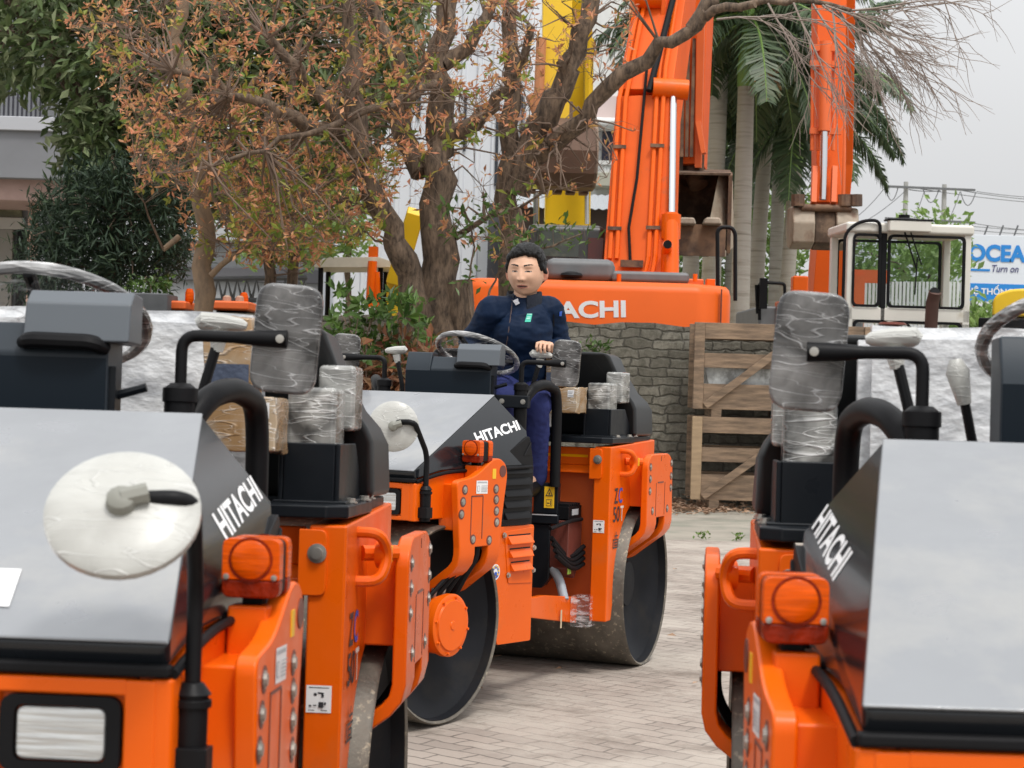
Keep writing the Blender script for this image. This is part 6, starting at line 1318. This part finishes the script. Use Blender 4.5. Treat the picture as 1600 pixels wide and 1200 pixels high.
for a_, c_, d_ in ((sh_l, el_l, wr_l), (sh_r, el_r, wr_r)): cap(b, a_, c_, .042, .034); cap(b, c_, d_, .036, .026)
for a_, c_, d_ in ((hip_l, kn_l, an_l), (hip_r, kn_r, an_r)): cap(b, a_, c_, .062, .05); cap(b, c_, d_, .046, .034); cap(b, d_, d_ + Vector((-.06, -.17, -.05)), .035, .03)
def hand(b, wrist, palm, across, curl, thumb_side):
    """palm from the wrist, four unequal fingers side by side curling over a handle, thumb at the side"""
    fw = (palm - wrist).normalized(); ac = (across - fw * across.dot(fw)).normalized(); cu = Vector(curl).normalized()
    cap(b, wrist, palm + ac * .018, .023, .017, 12); cap(b, wrist, palm - ac * .018, .023, .017, 12); cap(b, palm + ac * .026, palm - ac * .026, .016, .016, 12)
    for k, L in enumerate((.070, .079, .073, .056)):
        a0 = palm + ac * (.030 - .020 * k) + fw * .010; d = (fw + ac * (.10 - .07 * k)).normalized(); m1 = a0 + (d * .85 + cu * .35).normalized() * L * .45; m2 = m1 + (d * .25 + cu).normalized() * L * .32; m3 = m2 + (cu - d * .55).normalized() * L * .25
        cap(b, a0, m1, .0092, .0084, 10); cap(b, m1, m2, .0084, .0078, 10); cap(b, m2, m3, .0078, .0068, 10)
    t0 = wrist.lerp(palm, .45) + ac * thumb_side * .024; t1 = t0 + (fw * .5 + ac * thumb_side * .6 + cu * .5).normalized() * .036; t2 = t1 + (fw * .6 + cu * .8).normalized() * .030
    cap(b, t0, t1, .0115, .0100, 10); cap(b, t1, t2, .0100, .0080, 10)
hand(b, wr_l, hd_l + Vector((0, 0, .01)), Vector((-.9, .3, .15)), (0, -.25, -1), 1)
hand(b, wr_r, hd_r, Vector((.9, -.2, .2)), (0, -.2, -1), 1)
bm_ = remesh(b, .0027, 1, .3)
bm_.materials.append(SKIN); bm_.materials.append(LIP); bm_.materials.append(BROW); bm_.materials.append(LID); bm_.materials.append(EARS); bm_.materials.append(mat('eye_white', (.42, .34, .30), .3))
inv = HM.transposed()
for p in bm_.polygons:
    q = inv @ (Vector(p.center) - hc) / HS; x, y, z = q
    if abs(x) > .084 and -.05 < z < .03 and y < .03: p.material_index = 4
    if y > .045:
        ax_ = abs(x)
        if ax_ < .025 and (G(x, .023) * .0085 + .001) > abs(z + .0610): p.material_index = 1
        if ax_ < .022 and abs(z + .0607) < .0022: p.material_index = 3
        if .013 < ax_ < .052 and abs(z - (.034 + .004 * math.sin((ax_ - .013) / .039 * 2.6))) < .0034 * (1.2 - (ax_ - .013) / .06): p.material_index = 2
        if .017 < ax_ < .046:
            arc = math.sin((ax_ - .017) / .029 * 3.14)
            if -.001 < z - (.006) < .0022 + .0030 * arc - .001: p.material_index = 5 if abs(x - (.030 if x > 0 else -.033)) > .0068 else 2
            if 0 <= z - (.0072 + .0030 * arc) < .0030: p.material_index = 3
        if .005 < ax_ < .012 and abs(z + .0335) < .002: p.material_index = 3
bm_.polygons.foreach_set('use_smooth', [True] * len(bm_.polygons))
po = bpy.data.objects.new('body', bm_); COL.objects.link(po); po.parent = per
def cloth(name, b, vox, m, folds, parent=per, smooth=3):
    me = remesh(b, vox, smooth); nr = [v.normal.copy() for v in me.vertices]
    for v, n_ in zip(me.vertices, nr):
        h = 0
        for (amp, sc, st) in folds: q = Vector((v.co.x * st[0], v.co.y * st[1], v.co.z * st[2])) * sc; h += amp * (1 - 2 * abs(mn.noise(q)))
        v.co = v.co + n_ * h
    me.materials.append(m); me.polygons.foreach_set('use_smooth', [True] * len(me.polygons)); o = bpy.data.objects.new(name, me); COL.objects.link(o); o.parent = parent; return o
# hair
b = new(); g_ = bmesh.ops.create_uvsphere(b, u_segments=110, v_segments=80, radius=1); keep = []
for v in g_['verts']:
    d = tuple(v.co); x, y, z = d; hl = (.70 - .22 * abs(x + .1) if abs(x) < .70 else .54 - 2.2 * (abs(x) - .70)) if y > .35 else (.12 + (y - .35) * .7 if y > -.1 else -.20 + (y + .1) * .9)
    hl += .03 * mn.noise(Vector((x * 6, y * 6, 3.3))); hl = max(hl, -.62); k = z - hl; th = .004 if k < 0 else min(.013, .005 + k * .07) + (.013 * max(0, z) ** 2 if z > .4 else 0) * (1.1 + .6 * max(0, y)) * (1 - .35 * x) * 1.25
    th += .0055 * mn.noise(Vector((x * 8 + y * 2, y * 2.0, z * 6))) if k > 0 else 0
    if k < 0: th = -.012
    v.co = headpt(d, th, False)
    if k > 0 and z > .6: v.co.z -= .012 * (z - .6) / .4
hm = remesh(b, .003, 1, .3)
for v in hm.vertices: v.co += Vector(v.normal) * .0022 * mn.noise(Vector((v.co.x * 160, v.co.y * 30, v.co.z * 110)))
hm.materials.append(BROW); hm.polygons.foreach_set('use_smooth', [True] * len(hm.polygons)); ho = bpy.data.objects.new('hair', hm); COL.objects.link(ho); ho.parent = per
# jacket
b = new(); MT = Matrix.Rotation(R_(-14), 3, 'Z'); acr = (sh_l - sh_r).normalized()
ell(b, chest + Vector((0, .02, -.01)), .168, .118, .20, MT, 40); ell(b, waist + Vector((0, .0, .0)), .160, .13, .155, MT, 40); ell(b, pel + Vector((0, -.02, .05)), .16, .145, .10, MT, 32)
cap(b, sh_l - acr * .02, sh_r + acr * .02, .068, .068); cap(b, neck + Vector((0, .01, -.035)), chest, .085, .14)
for s_, c_ in ((sh_l, neck), (sh_r, neck)): cap(b, s_, c_ + Vector((0, 0, -.03)), .066, .065)
for a_, c_, d_ in ((sh_l, el_l, wr_l), (sh_r, el_r, wr_r)): cap(b, a_, c_, .072, .058); cap(b, c_, c_.lerp(d_, .85), .058, .044)
jk = cloth('jacket', b, .007, NAVY, [(.0075, 7, (1, 1, 1.8)), (.0035, 15, (1.4, 1, 2.4))])
b = new()
for a_, c_ in ((el_l, wr_l), (el_r, wr_r)): tube(b, [a_.lerp(c_, .80), a_.lerp(c_, .96)], [.043, .036], 20)
obj('cuff', b, RIB, jk)
# stand collar open at the front, shirt inside
b = new(); n = 30; rows = []
for h, rr in ((-.03, .093), (.01, .090), (.038, .086), (.044, .082), (.038, .078), (-.03, .078)):
    row = []
    for i in range(n + 1):
        a = R_(-90 - 14) + R_(22) + (R_(316)) * i / n; fr = math.cos(a - R_(-104)); row.append(b.verts.new(neck + Vector((math.cos(a) * rr * 1.05, math.sin(a) * rr * .98 - .004, h - .030 * max(0, fr) + .008))))
    rows.append(row)
for r0, r1 in zip(rows, rows[1:]):
    for i in range(n): b.faces.new((r0[i], r0[i + 1], r1[i + 1], r1[i]))
obj('collar', b, RIB, jk, sharp=60)
tree = BVHTree.FromObject(jk, bpy.context.evaluated_depsgraph_get())
def hit(u, v, off=.004):
    o = Vector((0, 0, CAMH)); d = (W(u, v, 10) - o).normalized(); h, n_, i, ds = tree.ray_cast(o, d); return (h - d * off) if h else W(u, v, 9.85)
b = new(); f_ = [b.verts.new(hit(*q)) for q in ((801, 470), (806, 477), (812, 474), (809, 466))]; b.faces.new(f_); obj('shirt_collar', b, mat('striped_shirt', (.62, .62, .66), .7), jk, flat=True)
b = new(); pts = [hit(u, v, .001) for u, v in ((800, 468), (799, 485), (797, 500), (795, 515), (793, 530), (790, 545), (788, 560), (786, 575))]; tube(b, pts, .0035, 6); obj('zipper', b, mat('brown_zip', (.075, .05, .05), .4, metal=.4), jk)
def patch(name, uvs, m, off=.005, n=4):
    b = new(); (a0, a1, a2, a3) = uvs; gr = [[b.verts.new(hit(*(Vector(a0).lerp(Vector(a1), i / n)).lerp(Vector(a3).lerp(Vector(a2), i / n), j / n), off)) for i in range(n + 1)] for j in range(n + 1)]
    for j in range(n):
        for i in range(n): b.faces.new((gr[j][i], gr[j][i + 1], gr[j + 1][i + 1], gr[j + 1][i]))
    return obj(name, b, m, jk)
bd = patch('badge', ((820, 503), (829, 503), (832, 490), (823.5, 490)), GREENP)
for q in (((823, 499.5), (829, 499.5), (830, 494.5), (824, 494.5)),): pass
patch('badge_print', ((822.5, 498.6), (828.3, 498.6), (828.6, 497), (823, 497)), mat('pale_green_print', (.35, .70, .60), .6), .007, 2); patch('badge_print', ((823.5, 496.2), (828.9, 496.2), (829.2, 494.6), (824, 494.6)), MATS['pale_green_print'], .007, 2); patch('badge_print', ((823.8, 491.6), (831, 491.6), (831.2, 490.4), (824, 490.4)), MATS['pale_green_print'], .007, 2)
patch('sleeve_patch', ((874, 494), (877.5, 494), (878.5, 486), (874.5, 487)), BLUEP, .006, 2)
patch('sleeve_zip', ((864.5, 510), (866.5, 510), (866, 491), (863.8, 491)), RUBBER, .005, 4)
# trousers and shoes
b = new(); cap(b, pel + Vector((.05, 0, -.02)), pel - Vector((.05, 0, .02)), .14, .14)
for a_, c_, d_ in ((hip_l, kn_l, an_l), (hip_r, kn_r, an_r)): cap(b, a_, c_, .100, .084); cap(b, c_, d_, .083, .064)
cloth('trousers', b, .008, TROU, [(.006, 9, (1, 1, .8)), (.003, 24, (1, 1, 1.4))])
for s_, a_ in ((0, an_l), (1, an_r)):
    b = new(); cap(b, a_ + Vector((.01, .03, -.045)), a_ + Vector((-.06, -.19, -.07)), .05, .045); obj('shoe', b, BLACK, per)
# ---- wrapped cardboard boxes standing on the decks of two rollers
for k, lab in (('B', 'cardboard box in stretch film on the deck behind the driver'), ('A', 'cardboard box in stretch film on the close roller with the round mirror')):
    X, Y, tF, tR, tP, pt = POSE[k]; bx = thing('cardboard_box', lab, 'box', (X, Y, 0), (0, pt, R_(tR)), 'film wrapped cardboard boxes')
    b = new(); box(b, -.53, -.36, .27, .455, 1.345, 1.475); box(b, -.52, -.38, .275, .39, 1.475, 1.66); bmesh.ops.subdivide_edges(b, edges=b.edges[:], cuts=3, use_grid_fill=True)
    for v in b.verts: v.co += rv(.0035)
    c_ = obj('carton', b, WRAPC, bx, bevel=.004)
    b = new(); box(b, -.545, -.35, .265, .30, 1.27, 1.345); obj('foam_pad', b, WRAPW, bx)
    b = new(); decal(b, [Vector(q) for q in ((-.357, .405, 1.425), (-.357, .44, 1.425), (-.357, .44, 1.462), (-.357, .405, 1.462))], [(0, 0, 1, 1, 0), (.1, .1, .9, .3, 1), (.1, .5, .7, .6, 1), (.1, .7, .8, .78, 1)]); obj('box_label', b, [WHITE, MATS['grey_print']], bx, flat=True, recalc=False)
    b = new(); box(b, -.3775, -.3765, .28, .385, 1.49, 1.55); obj('tape_strip', b, mat('blue_grey_tape', (.08, .10, .15), .35, bump=.4, bscale=20), bx)
